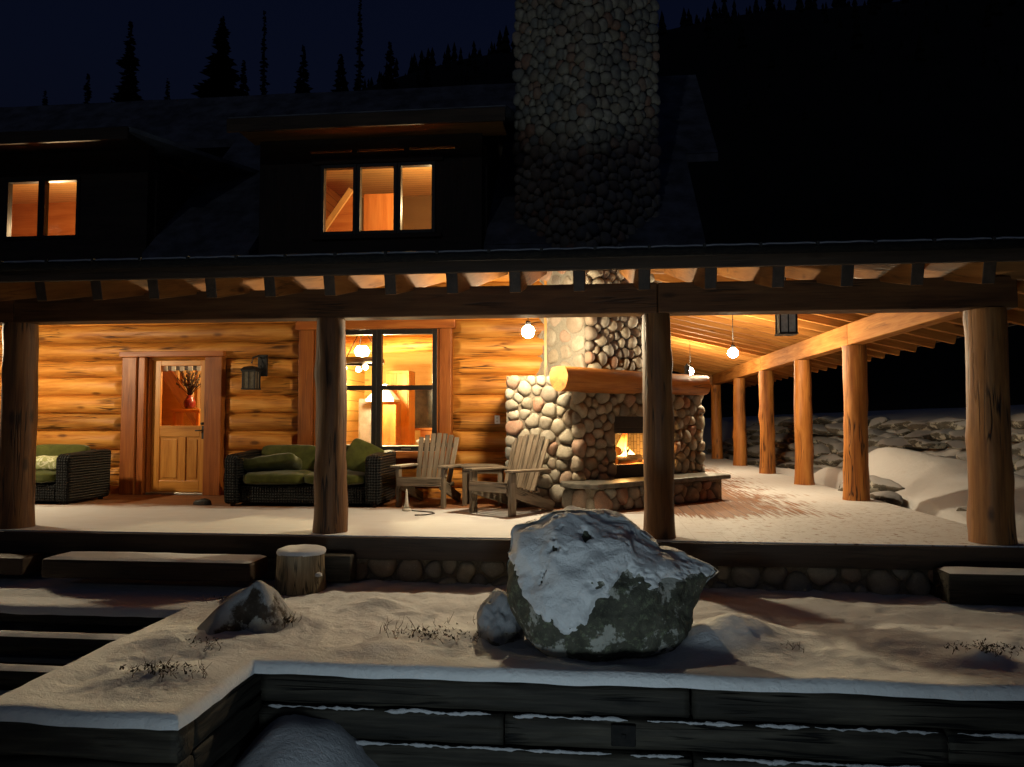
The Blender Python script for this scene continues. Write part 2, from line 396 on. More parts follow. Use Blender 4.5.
def flame_mat():
    m = NT('flame'); o = m.attr('gc').outputs['Vector']; s = m.n('ShaderNodeSeparateXYZ'); m.l(o, s.inputs[0])
    n = m.noise(o, 9, 3, .6, .5)
    f = m.math('ADD', s.outputs[2], m.math('MULTIPLY', m.math('SUBTRACT', n, .5), .16))
    c = m.ramp(m.math('MULTIPLY', f, 2.4), [(0, (1, .28, .03)), (.25, (1, .62, .18)), (.6, (1, .40, .06)), (1, (.8, .1, .005))])
    e = m.n('ShaderNodeEmission'); m.l(c, e.inputs[0]); m.l(m.mapr(f, 0, .45, 14, 2.5), e.inputs[1])
    t = m.n('ShaderNodeBsdfTransparent'); x = m.n('ShaderNodeMixShader')
    lw = m.n('ShaderNodeLayerWeight'); lw.inputs[0].default_value = .35
    k = m.mapr(m.math('ADD', lw.outputs['Facing'], m.mapr(f, .1, .45, -.1, .5)), .45, .9)
    m.l(k, x.inputs[0]); m.l(e.outputs[0], x.inputs[1]); m.l(t.outputs[0], x.inputs[2])
    return m.done(x.outputs[0])
FLAME = flame_mat()
EMBER = emit('ember', (1, .22, .03), 5)
WHITE = simple('white_enamel', (.75, .72, .65), (.82, .8, .74), 10, .4, .05)
STEEL = simple('stainless_steel', (.22, .2, .17), (.3, .28, .25), 8, .3, .03, .5, .6)
MILK = simple('seeded_lantern_glass', (.42, .39, .32), (.56, .52, .44), 30, .35, .3)
CERAM = simple('oxblood_ceramic', (.10, .008, .008), (.16, .015, .012), 8, .25, .03, .5)
TWIG = simple('dry_stalk', (.06, .035, .018), (.13, .085, .045), 30, .8, .2)
LEAF = simple('dark_dried_leaf', (.03, .02, .012), (.075, .05, .028), 25, .85, .3)
CONIFER = simple('conifer_needle', (.004, .006, .004), (.01, .014, .009), 1, .9, .2)
TRUNK = simple('dark_trunk', (.02, .015, .01), (.04, .03, .02), 5, .9, .4)
HILL = simple('night_hillside', (.008, .009, .008), (.016, .018, .016), .2, .95, .2)
STAKE = simple('pale_stake', (.45, .42, .36), (.6, .57, .5), 20, .6, .1)
RUBBER = simple('black_rubber', (.012, .011, .010), (.03, .028, .025), 30, .6, .2)
CANVAS = simple('picture_paper', (.5, .48, .42), (.68, .66, .6), 6, .8, .05)
LANP = simple('smoky_lantern_glass', (.10, .085, .06), (.2, .17, .12), 30, .35, .2)
NIGHTPANE = simple('dark_night_glass', (.02, .022, .02), (.08, .07, .05), 5, .15, .05, .5)

# ------------------------------------------------------------------ stones on a face
def blur_cyc(a): n = len(a); return [(a[i - 1] + 2 * a[i] + a[(i + 1) % n]) / 4 for i in range(n)]
def stone_face(mb, O, u, v, n, w, h, cell, depth, hole=None, gap=.005, seed=0, rnd=2, tones=(0, 1), poly_in=None, K=16):
    rs = random.Random(seed); O = V(O); u = V(u).normalized(); v = V(v).normalized(); n = V(n).normalized()
    sites = []; G = {}
    cs = cell * 1.6
    tries = int(w * h / (cell * cell) * 70)
    for _ in range(tries):
        x, y = rs.uniform(cell * .3, w - cell * .3), rs.uniform(cell * .3, h - cell * .3)
        r = cell * rs.choice((.34, .42, .5, .55, .62))
        if hole and hole[0] - r * .7 < x < hole[1] + r * .7 and hole[2] - r * .7 < y < hole[3] + r * .7: continue
        if poly_in and not poly_in(x, y): continue
        k = (int(x / cs), int(y / cs)); ok = True
        for i in (-1, 0, 1):
            for j in (-1, 0, 1):
                for q in G.get((k[0] + i, k[1] + j), ()):
                    if math.hypot(q[0] - x, q[1] - y) < (q[2] + r) * .86: ok = False; break
                if not ok: break
            if not ok: break
        if ok: G.setdefault(k, []).append((x, y, r)); sites.append((x, y, r))
    for (x, y, r) in sites:
        k = (int(x / cs), int(y / cs)); hp = [(1, 0, w), (-1, 0, 0), (0, 1, h), (0, -1, 0)]
        for i in (-2, -1, 0, 1, 2):
            for j in (-2, -1, 0, 1, 2):
                for q in G.get((k[0] + i, k[1] + j), ()):
                    d = math.hypot(q[0] - x, q[1] - y)
                    if d < 1e-6: continue
                    t = d / 2 + (r * r - q[2] * q[2]) / (2 * d)
                    nx, ny = (q[0] - x) / d, (q[1] - y) / d
                    hp.append((nx, ny, nx * x + ny * y + t))
        if hole:
            if hole[2] < y < hole[3]:
                if x <= hole[0]: hp.append((1, 0, hole[0]))
                elif x >= hole[1]: hp.append((-1, 0, -hole[1]))
            elif y >= hole[3] and hole[0] - r < x < hole[1] + r: hp.append((0, -1, -hole[3]))
            elif y <= hole[2] and hole[0] - r < x < hole[1] + r: hp.append((0, 1, hole[2]))
        rad = []
        for a in range(K):
            an = 2 * math.pi * a / K; dx, dy = math.cos(an), math.sin(an); best = r * 1.55
            for (nx, ny, c) in hp:
                den = nx * dx + ny * dy
                if den > 1e-6: best = min(best, (c - nx * x - ny * y) / den)
            rad.append(max(.012, best))
        o = rad[:]
        for _ in range(rnd): rad = blur_cyc(rad)
        mn = min(1.0, min(o[i] / rad[i] for i in range(K)) * 1.12)
        rad = [max(.01, min(a * (mn * .4 + .6), b * 1.03) - gap) for a, b in zip(rad, o)]
        ph = rs.random() * 90
        rad = [q * (1 + .07 * nz(ph + math.cos(i * 6.283 / K), math.sin(i * 6.283 / K))) for i, q in enumerate(rad)]
        ar = sum(rad) / K; hd = depth * min(1.25, ar / (cell * .45)) * rs.uniform(.75, 1.2)
        tx, ty = rs.uniform(-.38, .38), rs.uniform(-.38, .38)
        vs = []
        for s_, z_ in ((1.0, -.25), (1.0, .12), (.95, .42), (.82, .72), (.58, .92), (.28, 1.0)):
            for a in range(K):
                an = 2 * math.pi * a / K; px = math.cos(an) * rad[a] * s_; py = math.sin(an) * rad[a] * s_
                zz = hd * z_ + (tx * px + ty * py) * max(0, z_) * .8
                zz += .006 * nz((x + px) * 22, (y + py) * 22, ph) * z_
                vs.append(O + u * (x + px) + v * (y + py) + n * zz)
        vs.append(O + u * x + v * y + n * hd * 1.01)
        fs = [(i * K + a, i * K + (a + 1) % K, (i + 1) * K + (a + 1) % K, (i + 1) * K + a) for i in range(5) for a in range(K)]
        fs += [(5 * K + a, 5 * K + (a + 1) % K, 6 * K) for a in range(K)]
        mb.add(vs, fs, None, rs.uniform(*tones), True, 0)

# =================================================================== GEOMETRY CONSTANTS
WY = 10.55            # front face of log wall
EAVE_Y, EAVE_Z, SL = 6.34, 2.49, .24
def roof_z(y): return EAVE_Z + SL * (y - EAVE_Y)
def sroof_z(x): return EAVE_Z + SL * (4.62 - x)

house = thing('log_house', 'log house with wraparound porch, lit windows and snow covered roof', 'house')

# ------------------------------------------------------------------ LOG WALLS
doorR = (-7.02, -5.43, -1, 2.10)       # x0,x1,z0,z1
winR = (-4.25, -1.97, .56, 2.57)
def wall_logs(mb, y, x0, x1, z0, z1, holes, r=.147, dirx=True):
    z = .126 - .272 + .136
    i = 0
    while z < z1:
        if z > z0:
            iv = [(x0, x1)]
            for (a, b, c, d) in holes:
                if z + .06 > c and z - .06 < d:
                    nv = []
                    for (p, q) in iv:
                        if a > p: nv.append((p, min(q, a)))
                        if b < q: nv.append((max(p, b), q))
                    iv = [t for t in nv if t[1] - t[0] > .05]
            tn = random.random()
            for (p, q) in iv:
                rr = r + random.uniform(-.006, .012)
                a = (p, y, z) if dirx else (y, p, z); b = (q, y, z) if dirx else (y, q, z)
                mb.log(a, b, rr, rr + random.uniform(-.006, .006), 24, .14, .007, tn * .8 + random.random() * .2, 0, 1, 0, .02, None, (int(dirx and p > x0 + .01), int(dirx and q < x1 - .01)))
        z += .272; i += 1
w = MB()
wall_logs(w, WY + .125, -14, -.63, -.1, 3.3, [doorR, winR])
w.build('log_wall', [W_LOG, W_END], house)
w = MB(); w.span((-.628, WY - .09, 0), (-.59, WY + .12, 3.3), .5); w.build('wall_edge_board', W_DOOR, house)
w = MB(); wall_logs(w, .5, 11.4, 25, -.1, 3.4, [], .157, False)
w.build('log_wall', [W_LOG, W_END], house)
# dark solid core behind the logs (keeps rooms light tight)
w = MB()
yb = WY + .16, WY + .24
w.span((-14, yb[0], -.3), (-7.06, yb[1], 3.3)); w.span((-5.42, yb[0], -.3), (-4.26, yb[1], 3.3)); w.span((-1.96, yb[0], -.3), (-.62, yb[1], 3.3))
w.span((-7.06, yb[0], 2.16), (-5.42, yb[1], 3.3)); w.span((-4.26, yb[0], 2.58), (-1.96, yb[1], 3.3)); w.span((-4.26, yb[0], -.3), (-1.96, yb[1], .55))
w.build('wall_backing', W_TRIM, house)

# ------------------------------------------------------------------ DOOR
door = MB(); yd = WY + .10
dx0, dx1 = -6.62, -5.73
door.span((dx0, yd, .03), (dx0 + .13, yd + .045, 2.02)); door.span((dx1 - .12, yd, .03), (dx1, yd + .045, 2.02))
door.span((dx0 + .13, yd, 1.94), (dx1 - .12, yd + .045, 2.02)); door.span((dx0 + .13, yd, .86), (dx1 - .12, yd + .045, 1.03))
door.span((dx0 + .13, yd, .03), (dx1 - .12, yd + .045, .2)); door.span((-6.17, yd, .2), (-6.07, yd + .045, .86))
dob = door.build('door', W_DOOR, house, .006)
for a, b in ((dx0 + .13, -6.17), (-6.07, dx1 - .12)):
    p = MB(); p.span((a - .005, yd + .018, .19), (b + .005, yd + .036, .87)); p.span((a + .04, yd + .006, .24), (b - .04, yd + .02, .82))
    p.build('door_panel', W_DOOR, dob, .01)
p = MB(); p.span((dx0 + .125, yd + .02, 1.02), (dx1 - .115, yd + .026, 1.95)); p.build('pane', GLASS, dob)
p = MB(); p.box((dx1 - .06, yd - .008, .93), (.045, .014, .2)); p.tube([(dx1 - .06, yd - .01, .96), (dx1 - .06, yd - .055, .96)], .012, 8); p.tube([(dx1 - .05, yd - .055, .96), (dx1 - .16, yd - .06, .955)], .010, 8)
p.lathe([(.02, -.02), (.03, 0), (.02, .02)], (dx1 - .06, yd - .03, 1.06), 12)
p.build('handle', IRON, dob)
fr = MB(); yt = WY - .075
fr.span((-7.01, yt, 0), (-6.78, WY + .2, 2.06), .35); fr.span((-6.775, yt + .035, 0), (-6.665, WY + .2, 2.06), .8)
fr.span((-6.662, WY + .02, 0), (-6.63, WY + .2, 2.055), .1)
fr.span((-5.722, yt + .05, 0), (-5.6, WY + .2, 2.06), .5); fr.span((-5.595, yt, 0), (-5.43, WY + .2, 2.06), .4)
fr.span((-7.05, yt - .02, 2.062), (-5.40, WY + .2, 2.145), .8)
fo = fr.build('door_frame', W_TRIM, house, .008)
p = MB(); p.span((-6.628, WY - .02, -.005), (-5.725, WY + .16, .028)); p.build('threshold', STEEL, fo, .004)

# ------------------------------------------------------------------ WINDOW (kitchen)
wf = MB(); yt = WY - .07
wf.span((-4.25, yt, .66), (-4.03, WY + .2, 2.44), .3); wf.span((-2.145, yt, .66), (-1.97, WY + .2, 2.44), .3)
wf.span((-4.025, yt + .03, .66), (-3.985, WY + .2, 2.44), .8); wf.span((-2.185, yt + .03, .66), (-2.15, WY + .2, 2.44), .8)
wf.span((-4.3, yt - .012, 2.442), (-1.92, WY + .2, 2.58), .85); wf.span((-4.25, yt - .02, .56), (-1.97, WY + .2, .658), .3)
wfo = wf.build('window_trim', W_TRIM, house, .008)
def sash(parent, x0, x1, z0, z1, y, bw=.06, cross=None, name='window', d=.09):
    f = MB()
    f.span((x0, y, z0), (x0 + bw, y + d, z1)); f.span((x1 - bw, y, z0), (x1, y + d, z1))
    f.span((x0 + bw, y, z0), (x1 - bw, y + d, z0 + bw)); f.span((x0 + bw, y, z1 - bw), (x1 - bw, y + d, z1))
    if cross: f.span((x0 + bw, y + .005, cross - .035), (x1 - bw, y + d - .005, cross + .035))
    fo_ = f.build(name, FRAME, parent, .005)
    g = MB(); g.span((x0 + bw - .004, y + d * .5, z0 + bw - .004), (x1 - bw + .004, y + d * .5 + .006, z1 - bw + .004)); g.build('pane', GLASS, fo_)
    return fo_
for a, b in ((-3.983, -3.087), (-3.083, -2.187)):
    so = sash(house, a, b, .665, 2.436, WY - .03, .07, 1.585)
    l = MB(); l.box(((a + b) / 2, WY - .036, .70), (.14, .01, .018)); l.build('latch', STEEL, so, .003)

# ------------------------------------------------------------------ POSTS, BEAMS, RAFTERS, ROOF
def post(x, y, r, z1=2.125, z0=0, mt=None):
    m = MB(); m.log((x, y, z0), (x + random.uniform(-.015, .015), y, z1), r * 1.04, r * .93, 22, .08, .009, random.random() * .6 + .2, 0, 1, .012, .05)
    m.build('porch_post', [mt or W_POST, W_END], house)
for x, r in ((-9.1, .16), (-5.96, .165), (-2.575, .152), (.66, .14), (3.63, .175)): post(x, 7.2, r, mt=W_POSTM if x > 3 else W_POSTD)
for y, r in ((10.85, .16), (13.4, .15), (16.1, .15), (18.9, .15), (22.2, .15)): post(3.72, y, r, 2.16)
def beam(p0, p1, w_, h_, name='porch_beam', mat=W_BEAM, tone=.5):
    m = MB(); m.bar(p0, p1, w_, h_, tone=tone); return m.build(name, mat, house, .012)
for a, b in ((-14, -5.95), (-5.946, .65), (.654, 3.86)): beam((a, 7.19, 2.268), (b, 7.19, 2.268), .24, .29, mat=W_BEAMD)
for a, b in ((7.315, 10.8), (10.804, 16.1), (16.104, 22.5)): beam((3.72, a, 2.315), (3.72, b, 2.315), .2, .3, mat=W_RAFT)
beam((.7, 22.2, 2.3), (3.6, 22.2, 2.3), .2, .28)
# front rafters
x = -.64 + .56 * 7
k = 0
while x > -13.8:
    yw = 10.5
    if x > .6: yw = min(10.5, EAVE_Y + (4.62 - x) - .12)
    m = MB(); dz = -.03 - .115
    m.bar((x, EAVE_Y + .06, roof_z(EAVE_Y + .06) + dz - .02), (x, yw, roof_z(yw) + dz - .02), .105, .23, tone=random.random())
    m.mi[0] = 1; m.build('rafter', [W_BEAM, W_DARK], house, .008)  # eave end coloured darker than the sides, standing in for shade
    x -= .56; k += 1
# side rafters
y = 7.75
while y < 24.6:
    xw = .5
    if y < 10.6: xw = 4.62 - (y - EAVE_Y) + .15
    xe = 5.08
    m = MB(); dz = -.03 - .08
    m.bar((xe, y, sroof_z(xe) + dz - .02), (xw, y, sroof_z(xw) + dz - .02), .08, .16, tone=random.random())
    m.build('rafter', W_RAFT, house, .006)
    y += .62
m = MB(); m.bar((4.5, 6.46, roof_z(6.46) - .17), (.6, 10.36, roof_z(10.36) - .17), .12, .24); m.build('hip_rafter', W_BEAM, house, .008)
# roof planes: ceiling board below, roof above
c = MB()
c.sheet([(-14, EAVE_Y + .03, roof_z(EAVE_Y + .03) - .025), (4.60, EAVE_Y + .03, roof_z(EAVE_Y + .03) - .025), (.33, 10.62, roof_z(10.62) - .025), (-14, 10.62, roof_z(10.62) - .025)], .03, .5, gdir=(1, 0, 0))
c.sheet([(4.60, EAVE_Y + .03, sroof_z(4.60) - .025), (5.1, EAVE_Y + .03, sroof_z(5.1) - .025), (5.1, 25, sroof_z(5.1) - .025), (.33, 25, sroof_z(.33) - .025), (.33, 10.62, sroof_z(.33) - .025)], .03, .5, gdir=(0, 1, 0))
c.build('porch_ceiling', W_CEIL, house)
rf = MB()
def grid_roof(mb, P00, P10, P11, P01, nx, ny, amp=.012, th=.1):
    P00, P10, P11, P01 = map(V, (P00, P10, P11, P01)); vs = []
    for j in range(ny + 1):
        for i in range(nx + 1):
            a = P00.lerp(P10, i / nx); b = P01.lerp(P11, i / nx); p = a.lerp(b, j / ny)
            p.z += amp * nz(p.x * 1.1, p.y * 1.1, 3) + (amp * .6) * nz(p.x * 4, p.y * 4, 7); vs.append(p)
    fs = [(j * (nx + 1) + i, j * (nx + 1) + i + 1, (j + 1) * (nx + 1) + i + 1, (j + 1) * (nx + 1) + i) for j in range(ny) for i in range(nx)]
    mb.add(vs, fs, None, .5, True)
    ring = [P00, P10, P11, P01]; low = [p - V((0, 0, th)) for p in ring]
    mb.add(ring + low, [(4, 5, 6, 7), (0, 1, 5, 4), (1, 2, 6, 5), (2, 3, 7, 6), (3, 0, 4, 7)], None, .5, False)
grid_roof(rf, (-14, EAVE_Y - .02, EAVE_Z + .09), (4.66, EAVE_Y - .02, EAVE_Z + .09), (.33, 10.7, roof_z(10.7) + .09), (-14, 10.7, roof_z(10.7) + .09), 90, 14)
grid_roof(rf, (5.15, EAVE_Y - .02, EAVE_Z - .04), (5.15, 25.2, EAVE_Z - .04), (.33, 25.2, roof_z(10.7) + .06), (.33, 10.7, roof_z(10.7) + .06), 40, 8)
rf.sheet([(4.60, EAVE_Y - .02, EAVE_Z + .085), (5.15, EAVE_Y - .02, EAVE_Z - .045), (5.15, 8, EAVE_Z - .045)], .09, .5)
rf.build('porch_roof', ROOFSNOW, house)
m = MB(); m.span((-14, EAVE_Y - .075, 2.385), (4.66, EAVE_Y - .03, 2.53), .3); m.span((5.155, EAVE_Y - .03, 2.27), (5.2, 25.2, 2.41), .3)
m.build('fascia', W_DARK, house, .006)
# gutter with hangers and a scalloped line of snow
m = MB(); prof = []
yg = EAVE_Y - .14
vs = []; n_ = 8
for X_ in (-14.0, 4.7):
    for k in range(n_ + 1):
        an = math.pi + math.pi * k / n_; vs.append(V((X_, yg + .055 * math.cos(an), 2.53 + .06 * math.sin(an))))
fs = [(k, k + 1, n_ + 2 + k, n_ + 1 + k) for k in range(n_)]
m.add(vs, fs, None, .5, True)
g_o = m.build('gutter', GUTTER, house); so_ = g_o.modifiers.new('solid', 'SOLIDIFY'); so_.thickness = .006
x = -13.8
while x < 4.6:
    m = MB(); m.box((x, yg - .005, 2.537), (.022, .135, .03)); m.build('gutter_hanger', IRON, g_o); x += .447
m = MB(); x = -13.8; row = []
while x < 4.6:
    n2 = 7; vs = []
    for i in range(n2 + 1):
        t = i / n2; zz = 2.535 + .012 * math.sin(math.pi * t) ** .5 + .022 * abs(t - .5) + .004 * nz(x * 5 + t * 3)
        xx = x + .014 + t * .42
        vs += [V((xx, yg - .058, zz - .012)), V((xx, yg - .045, zz + .004)), V((xx, yg + .09, zz + .022))]
    fs = [(i * 3 + k, i * 3 + 3 + k, i * 3 + 4 + k, i * 3 + 1 + k) for i in range(n2) for k in range(2)]
    m.add(vs, fs, None, .5, True); x += .447
m.build('gutter_snow', SNOW, g_o)

# ------------------------------------------------------------------ UPPER STOREY
m = MB()
def mz(y): return 3.5 + 1.03 * (y - 10.4)
for x0_, x1_, ys_ in ((-18, -12.56, 10.4), (-12.56, -6.69, 13.3), (-6.69, -5.01, 10.4), (-5.01, -1.49, 13.65), (-1.49, 1.62, 10.4)):
    if ys_ < 12: grid_roof(m, (x0_, ys_, 3.62), (x1_, ys_, 3.62), (x1_, 12.4, mz(12.4)), (x0_, 12.4, mz(12.4)), 16, 8, .012, .14)
    y0_ = max(12.4, ys_); x2_ = 2.16 if x1_ == 1.62 else x1_
    grid_roof(m, (x0_, y0_, mz(y0_)), (x2_, y0_, mz(y0_)), (x2_, 14.8, mz(14.8)), (x0_, 14.8, mz(14.8)), 16, 8, .012, .14)
grid_roof(m, (-18, 19.2, mz(10.4)), (2.16, 19.2, mz(10.4)), (2.16, 14.8, mz(14.8)), (-18, 14.8, mz(14.8)), 40, 8, .02, .14)
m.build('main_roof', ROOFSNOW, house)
m = MB()
m.add([V((1.3, 10.8, 3.2)), V((1.3, 19, 3.2)), V((1.3, 19, 3.9)), V((1.3, 14.8, mz(14.8) - .2)), V((1.3, 10.8, 3.72))], [(0, 1, 2, 3, 4)], None, .4, False)
m.build('gable_wall', W_DARK, house)

def dormer_wall(x0, x1, z0, z1, y, holes, mat):
    # rectangular holes, same z band assumed per list; built from butting boxes
    m_ = MB(); hs = sorted(holes)
    zs = sorted({z0, z1, *[h[2] for h in hs], *[h[3] for h in hs]})
    for a, b in zip(zs, zs[1:]):
        xs = x0
        for h in hs:
            if h[2] <= a and h[3] >= b:
                if h[0] > xs: m_.span((xs, y, a), (h[0], y + .14, b), .4)
                xs = h[1]
        if x1 > xs: m_.span((xs, y, a), (x1, y + .14, b), .4)
    return m_.build('dormer_wall', mat, house)
UY = 10.6
clere = [(-4.18, -3.52, 5.125, 5.165), (-3.44, -2.72, 5.125, 5.165), (-2.64, -1.95, 5.125, 5.165)]
dormer_wall(-4.95, -1.55, 3.3, 5.34, UY, [(-3.99, -2.24, 3.87, 4.94)] + clere, W_DARK)
dormer_wall(-12.5, -6.75, 3.3, 5.3, UY, [(-9.12, -7.86, 3.93, 4.90)], W_DARK)
for a, b in ((-3.99, -3.435), (-3.433, -2.815), (-2.813, -2.24)): sash(house, a, b, 3.87, 4.94, UY - .02, .055, None, 'dormer_window', .1)
for a, b in ((-9.12, -8.5), (-8.498, -7.86)): sash(house, a, b, 3.93, 4.90, UY - .02, .055, None, 'dormer_window', .1)
for (a, b, c_, d_) in clere:
    p = MB(); p.span((a, UY + .05, c_), (b, UY + .056, d_)); p.build('clerestory_pane', GLASS, house)
m = MB()
m.span((-4.12, UY - .035, 4.945), (-2.12, UY - .003, 5.03), .5); m.span((-4.1, UY - .05, 3.80), (-2.14, UY - .003, 3.865), .5)
m.build('dormer_window_trim', W_DARK, house, .005)
for xs_ in ((-4.95, -1.55), (-12.5, -6.75)):       # cheeks
    for X_ in xs_:
        m = MB(); m.span((X_ - .06, UY + .145, 3.2), (X_ + .06, 13.2, 5.2), .4); m.build('dormer_wall', W_DARK, house)
m = MB(); grid_roof(m, (-5.15, 9.98, 5.47), (-1.13, 9.98, 5.47), (-1.13, 13.7, 6.75), (-5.15, 13.7, 6.75), 20, 10, .012, .07)
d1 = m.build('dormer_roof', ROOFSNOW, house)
m = MB(); m.span((-5.15, 9.93, 5.24), (-1.13, 9.977, 5.43), .7); m.build('fascia', W_DARK, d1, .006)
m = MB(); m.span((-5.1, 9.98, 5.345), (-1.2, UY + .14, 5.37), .7); m.build('soffit', W_BEAM, d1)
m = MB(); grid_roof(m, (-12.6, 9.98, 5.42), (-6.66, 9.98, 5.40), (-5.75, 12.4, 5.52), (-12.6, 13.6, 6.7), 20, 10, .012, .07)
d2 = m.build('dormer_roof', ROOFSNOW, house)
m = MB(); m.span((-12.6, 9.93, 5.2), (-6.66, 9.977, 5.38), .3); m.build('fascia', W_DARK, d2, .006)
m = MB(); m.span((-12.5, 9.98, 5.305), (-6.7, UY + .14, 5.33), .3); m.build('soffit', W_DARK, d2)

# rooms seen through the panes
def room(x0, x1, y0, y1, z0, z1, mw, mf=None, mc=None, slope=None):
    m_ = MB(); t = .05
    sl = slope or 0
    for a_, b_ in ((x0 - t, x0), (x1, x1 + t)):
        w_ = [V((q_, p_[0], p_[1])) for q_ in (a_, b_) for p_ in ((y0, z0), (y1, z0), (y1, z1 + sl), (y0, z1))]
        m_.add(w_, [(0, 1, 2, 3), (4, 5, 6, 7), (0, 1, 5, 4), (1, 2, 6, 5), (2, 3, 7, 6), (3, 0, 4, 7)], [V((p.y, p.z, p.x)) for p in w_], .5, False)
    m_.span((x0, y1, z0), (x1, y1 + t, z1 + sl), .5)
    m_.span((x0, y0, z0 - t), (x1, y1, z0), .5, 1)
    if slope: m_.add([V((x0, y0, z1)), V((x1, y0, z1)), V((x1, y1, z1 + slope)), V((x0, y1, z1 + slope)), V((x0, y0, z1 + t)), V((x1, y0, z1 + t)), V((x1, y1, z1 + slope + t)), V((x0, y1, z1 + slope + t))],
                       [(0, 1, 2, 3), (4, 5, 6, 7), (0, 1, 5, 4), (1, 2, 6, 5), (2, 3, 7, 6), (3, 0, 4, 7)], None, .5, False, 2)
    else: m_.span((x0, y0, z1), (x1, y1, z1 + t), .5, 2)
    return m_.build('interior_room', [mw, mf or W_PINE, mc or W_PINE], house)
def lamp(x, y, z, watt, c=(1, .72, .38), r=.09):  # unseen point lights, assumed inside the lit rooms; also lights the fire
    l = bpy.data.lights.new('unseen_room_lamp', 'POINT'); l.energy = watt; l.color = c; l.shadow_soft_size = r
    o = bpy.data.objects.new('unseen_room_lamp', l); o.location = (x, y, z); col.objects.link(o); return o
# bedroom behind the three-light dormer
room(-4.85, -1.65, UY + .15, 14.2, 3.35, 5.28, W_PINE, W_RED, W_PINE, .28)
m = MB(); m.span((-3.77, 12.0, 3.36), (-3.25, 12.5, 4.93), .6); m.build('wardrobe', W_RED, None, .01); tag(bpy.data.objects['wardrobe'], 'orange wooden wardrobe seen through the middle pane of the dormer window', 'wardrobe')
m = MB(); m.bar((-4.50, 12, 4.28), (-3.98, 12, 5.02), .05, .09); m.add([V((-4.48, 12.03, 4.25)), V((-3.98, 12.03, 4.97)), V((-3.83, 12.03, 4.97)), V((-3.83, 12.03, 3.4)), V((-4.48, 12.03, 3.4))], [(0, 1, 2, 3, 4)], None, .4, False, 1)
m.build('stair_panel', [W_PINE, W_RED], house)
lamp(-2.25, 11.3, 4.45, 210, (1, .72, .34))
# bedroom behind the two-light dormer
room(-12.3, -6.85, UY + .15, 13.6, 3.35, 5.22, W_RED, W_RED, W_PINE, .25)
m = MB(); m.box((-9.0, 12.2, 4.17), (.72, .03, .5)); po = m.build('picture_frame', W_DOOR); tag(po, 'small framed picture seen low in the far left upper window', 'picture')
m = MB(); m.box((-9.0, 12.18, 4.17), (.6, .02, .4)); m.build('picture', CANVAS, po)
m = MB(); m.span((-8.35, 12.3, 3.4), (-6.9, 12.36, 4.85)); m.build('plaster_panel', W_PINE, house)
lamp(-8.9, 11.4, 4.3, 170, (1, .68, .34))
# hallway behind the door
room(-8.4, -4.75, WY + .25, 13.4, 0, 2.7, W_GOLD, W_RED, W_GOLD)
m = MB()
for i in range(14):
    x_ = -8.2 + i * .14
    m.bar((x_, 12.6, max(.6, 1.55 - 1.45 * (x_ + 7.3))), (x_, 12.6, 2.66), .055, .05, up=(0, 1, 0), tone=.8)
m.build('baluster_row', W_PINE, house)
m = MB(); m.bar((-7.95, 12.5, 2.62), (-6.5, 12.5, .52), .08, .2, tone=.2); m.build('staircase', W_TRIM, house)
m = MB(); m.box((-6.52, 11.55, 1.27), (.5, .3, .05))
for sx in (-.2, .2): m.box((-6.52 + sx, 11.55, .622), (.05, .25, 1.24))
tag(m.build('hall_stand', W_DOOR, None, .01), 'narrow wooden hall stand seen through the glass of the front door', 'table')
m = MB(); m.lathe([(.06, 0), (.085, .04), (.095, .11), (.075, .16), (.045, .2), (.055, .22)], (-6.5, 11.5, 1.298), 18)
vz = m.build('vase', CERAM); tag(vz, 'dark red vase of dried flowers behind the door glass', 'vase')
m = MB()
for i in range(75):
    a = random.random() * 6.28; sp = random.uniform(.03, .24); hh = random.uniform(.15, .46)
    p0 = V((-6.5, 11.5, 1.5)); p1 = p0 + V((math.cos(a) * sp * .5, math.sin(a) * sp * .3, hh * .6)); p2 = p0 + V((math.cos(a) * sp, math.sin(a) * sp * .5, hh))
    m.tube([p0, p1, p2], .004, 4)
    m.lathe([(.003, -.02), (.016, 0), (.003, .025)], p2, 6)
m.build('dried_flower', LEAF, vz)
p = MB()
for i in range(9):
    p.span((dx0 + .13 + i * .068, yd + .06, 1.865 + .008 * (i % 2)), (dx0 + .13 + i * .068 + .06, yd + .07, 1.955), i % 2, i % 2)
p.build('valance', [CREAM, RUBBER], dob)
lamp(-5.4, 11.7, 2.2, 190, (1, .76, .40))
# kitchen behind the window
room(-4.65, -.9, WY + .25, 15, 0, 2.75, W_YEL, W_RED, W_YEL)
m = MB(); m.lathe([(.36, -.05), (.38, 0), (.36, .05), (.3, .05), (.3, -.05)], (-3.80, 12.1, 2.1), 24); ch = m.build('chandelier', W_DARK); tag(ch, 'rustic wagon wheel chandelier with lit bulbs seen through the kitchen window', 'chandelier')
m = MB()
for a in (0, 2.09, 4.19): m.tube([(-3.80 + .34 * math.cos(a), 12.1 + .34 * math.sin(a), 2.14), (-3.80, 12.1, 2.7)], .008, 5)
m.build('chain', IRON, ch)
for a in range(4):
    p = MB(); p.lathe([(.01, -.05), (.045, -.03), (.05, 0), (.03, .035), (.01, .045)], (-3.80 + .3 * math.cos(a * 1.57 + .5), 12.1 + .3 * math.sin(a * 1.57 + .5), 1.99), 12); p.build('bulb', BULB_S, ch)
p = MB(); p.lathe([(.01, -.1), (.1, -.08), (.13, 0), (.08, .08)], (-3.80, 12.1, 2.28), 16); p.build('lamp_shade', BULB_S, ch)
lamp(-3.5, 12.0, 1.75, 520, (1, .80, .42))
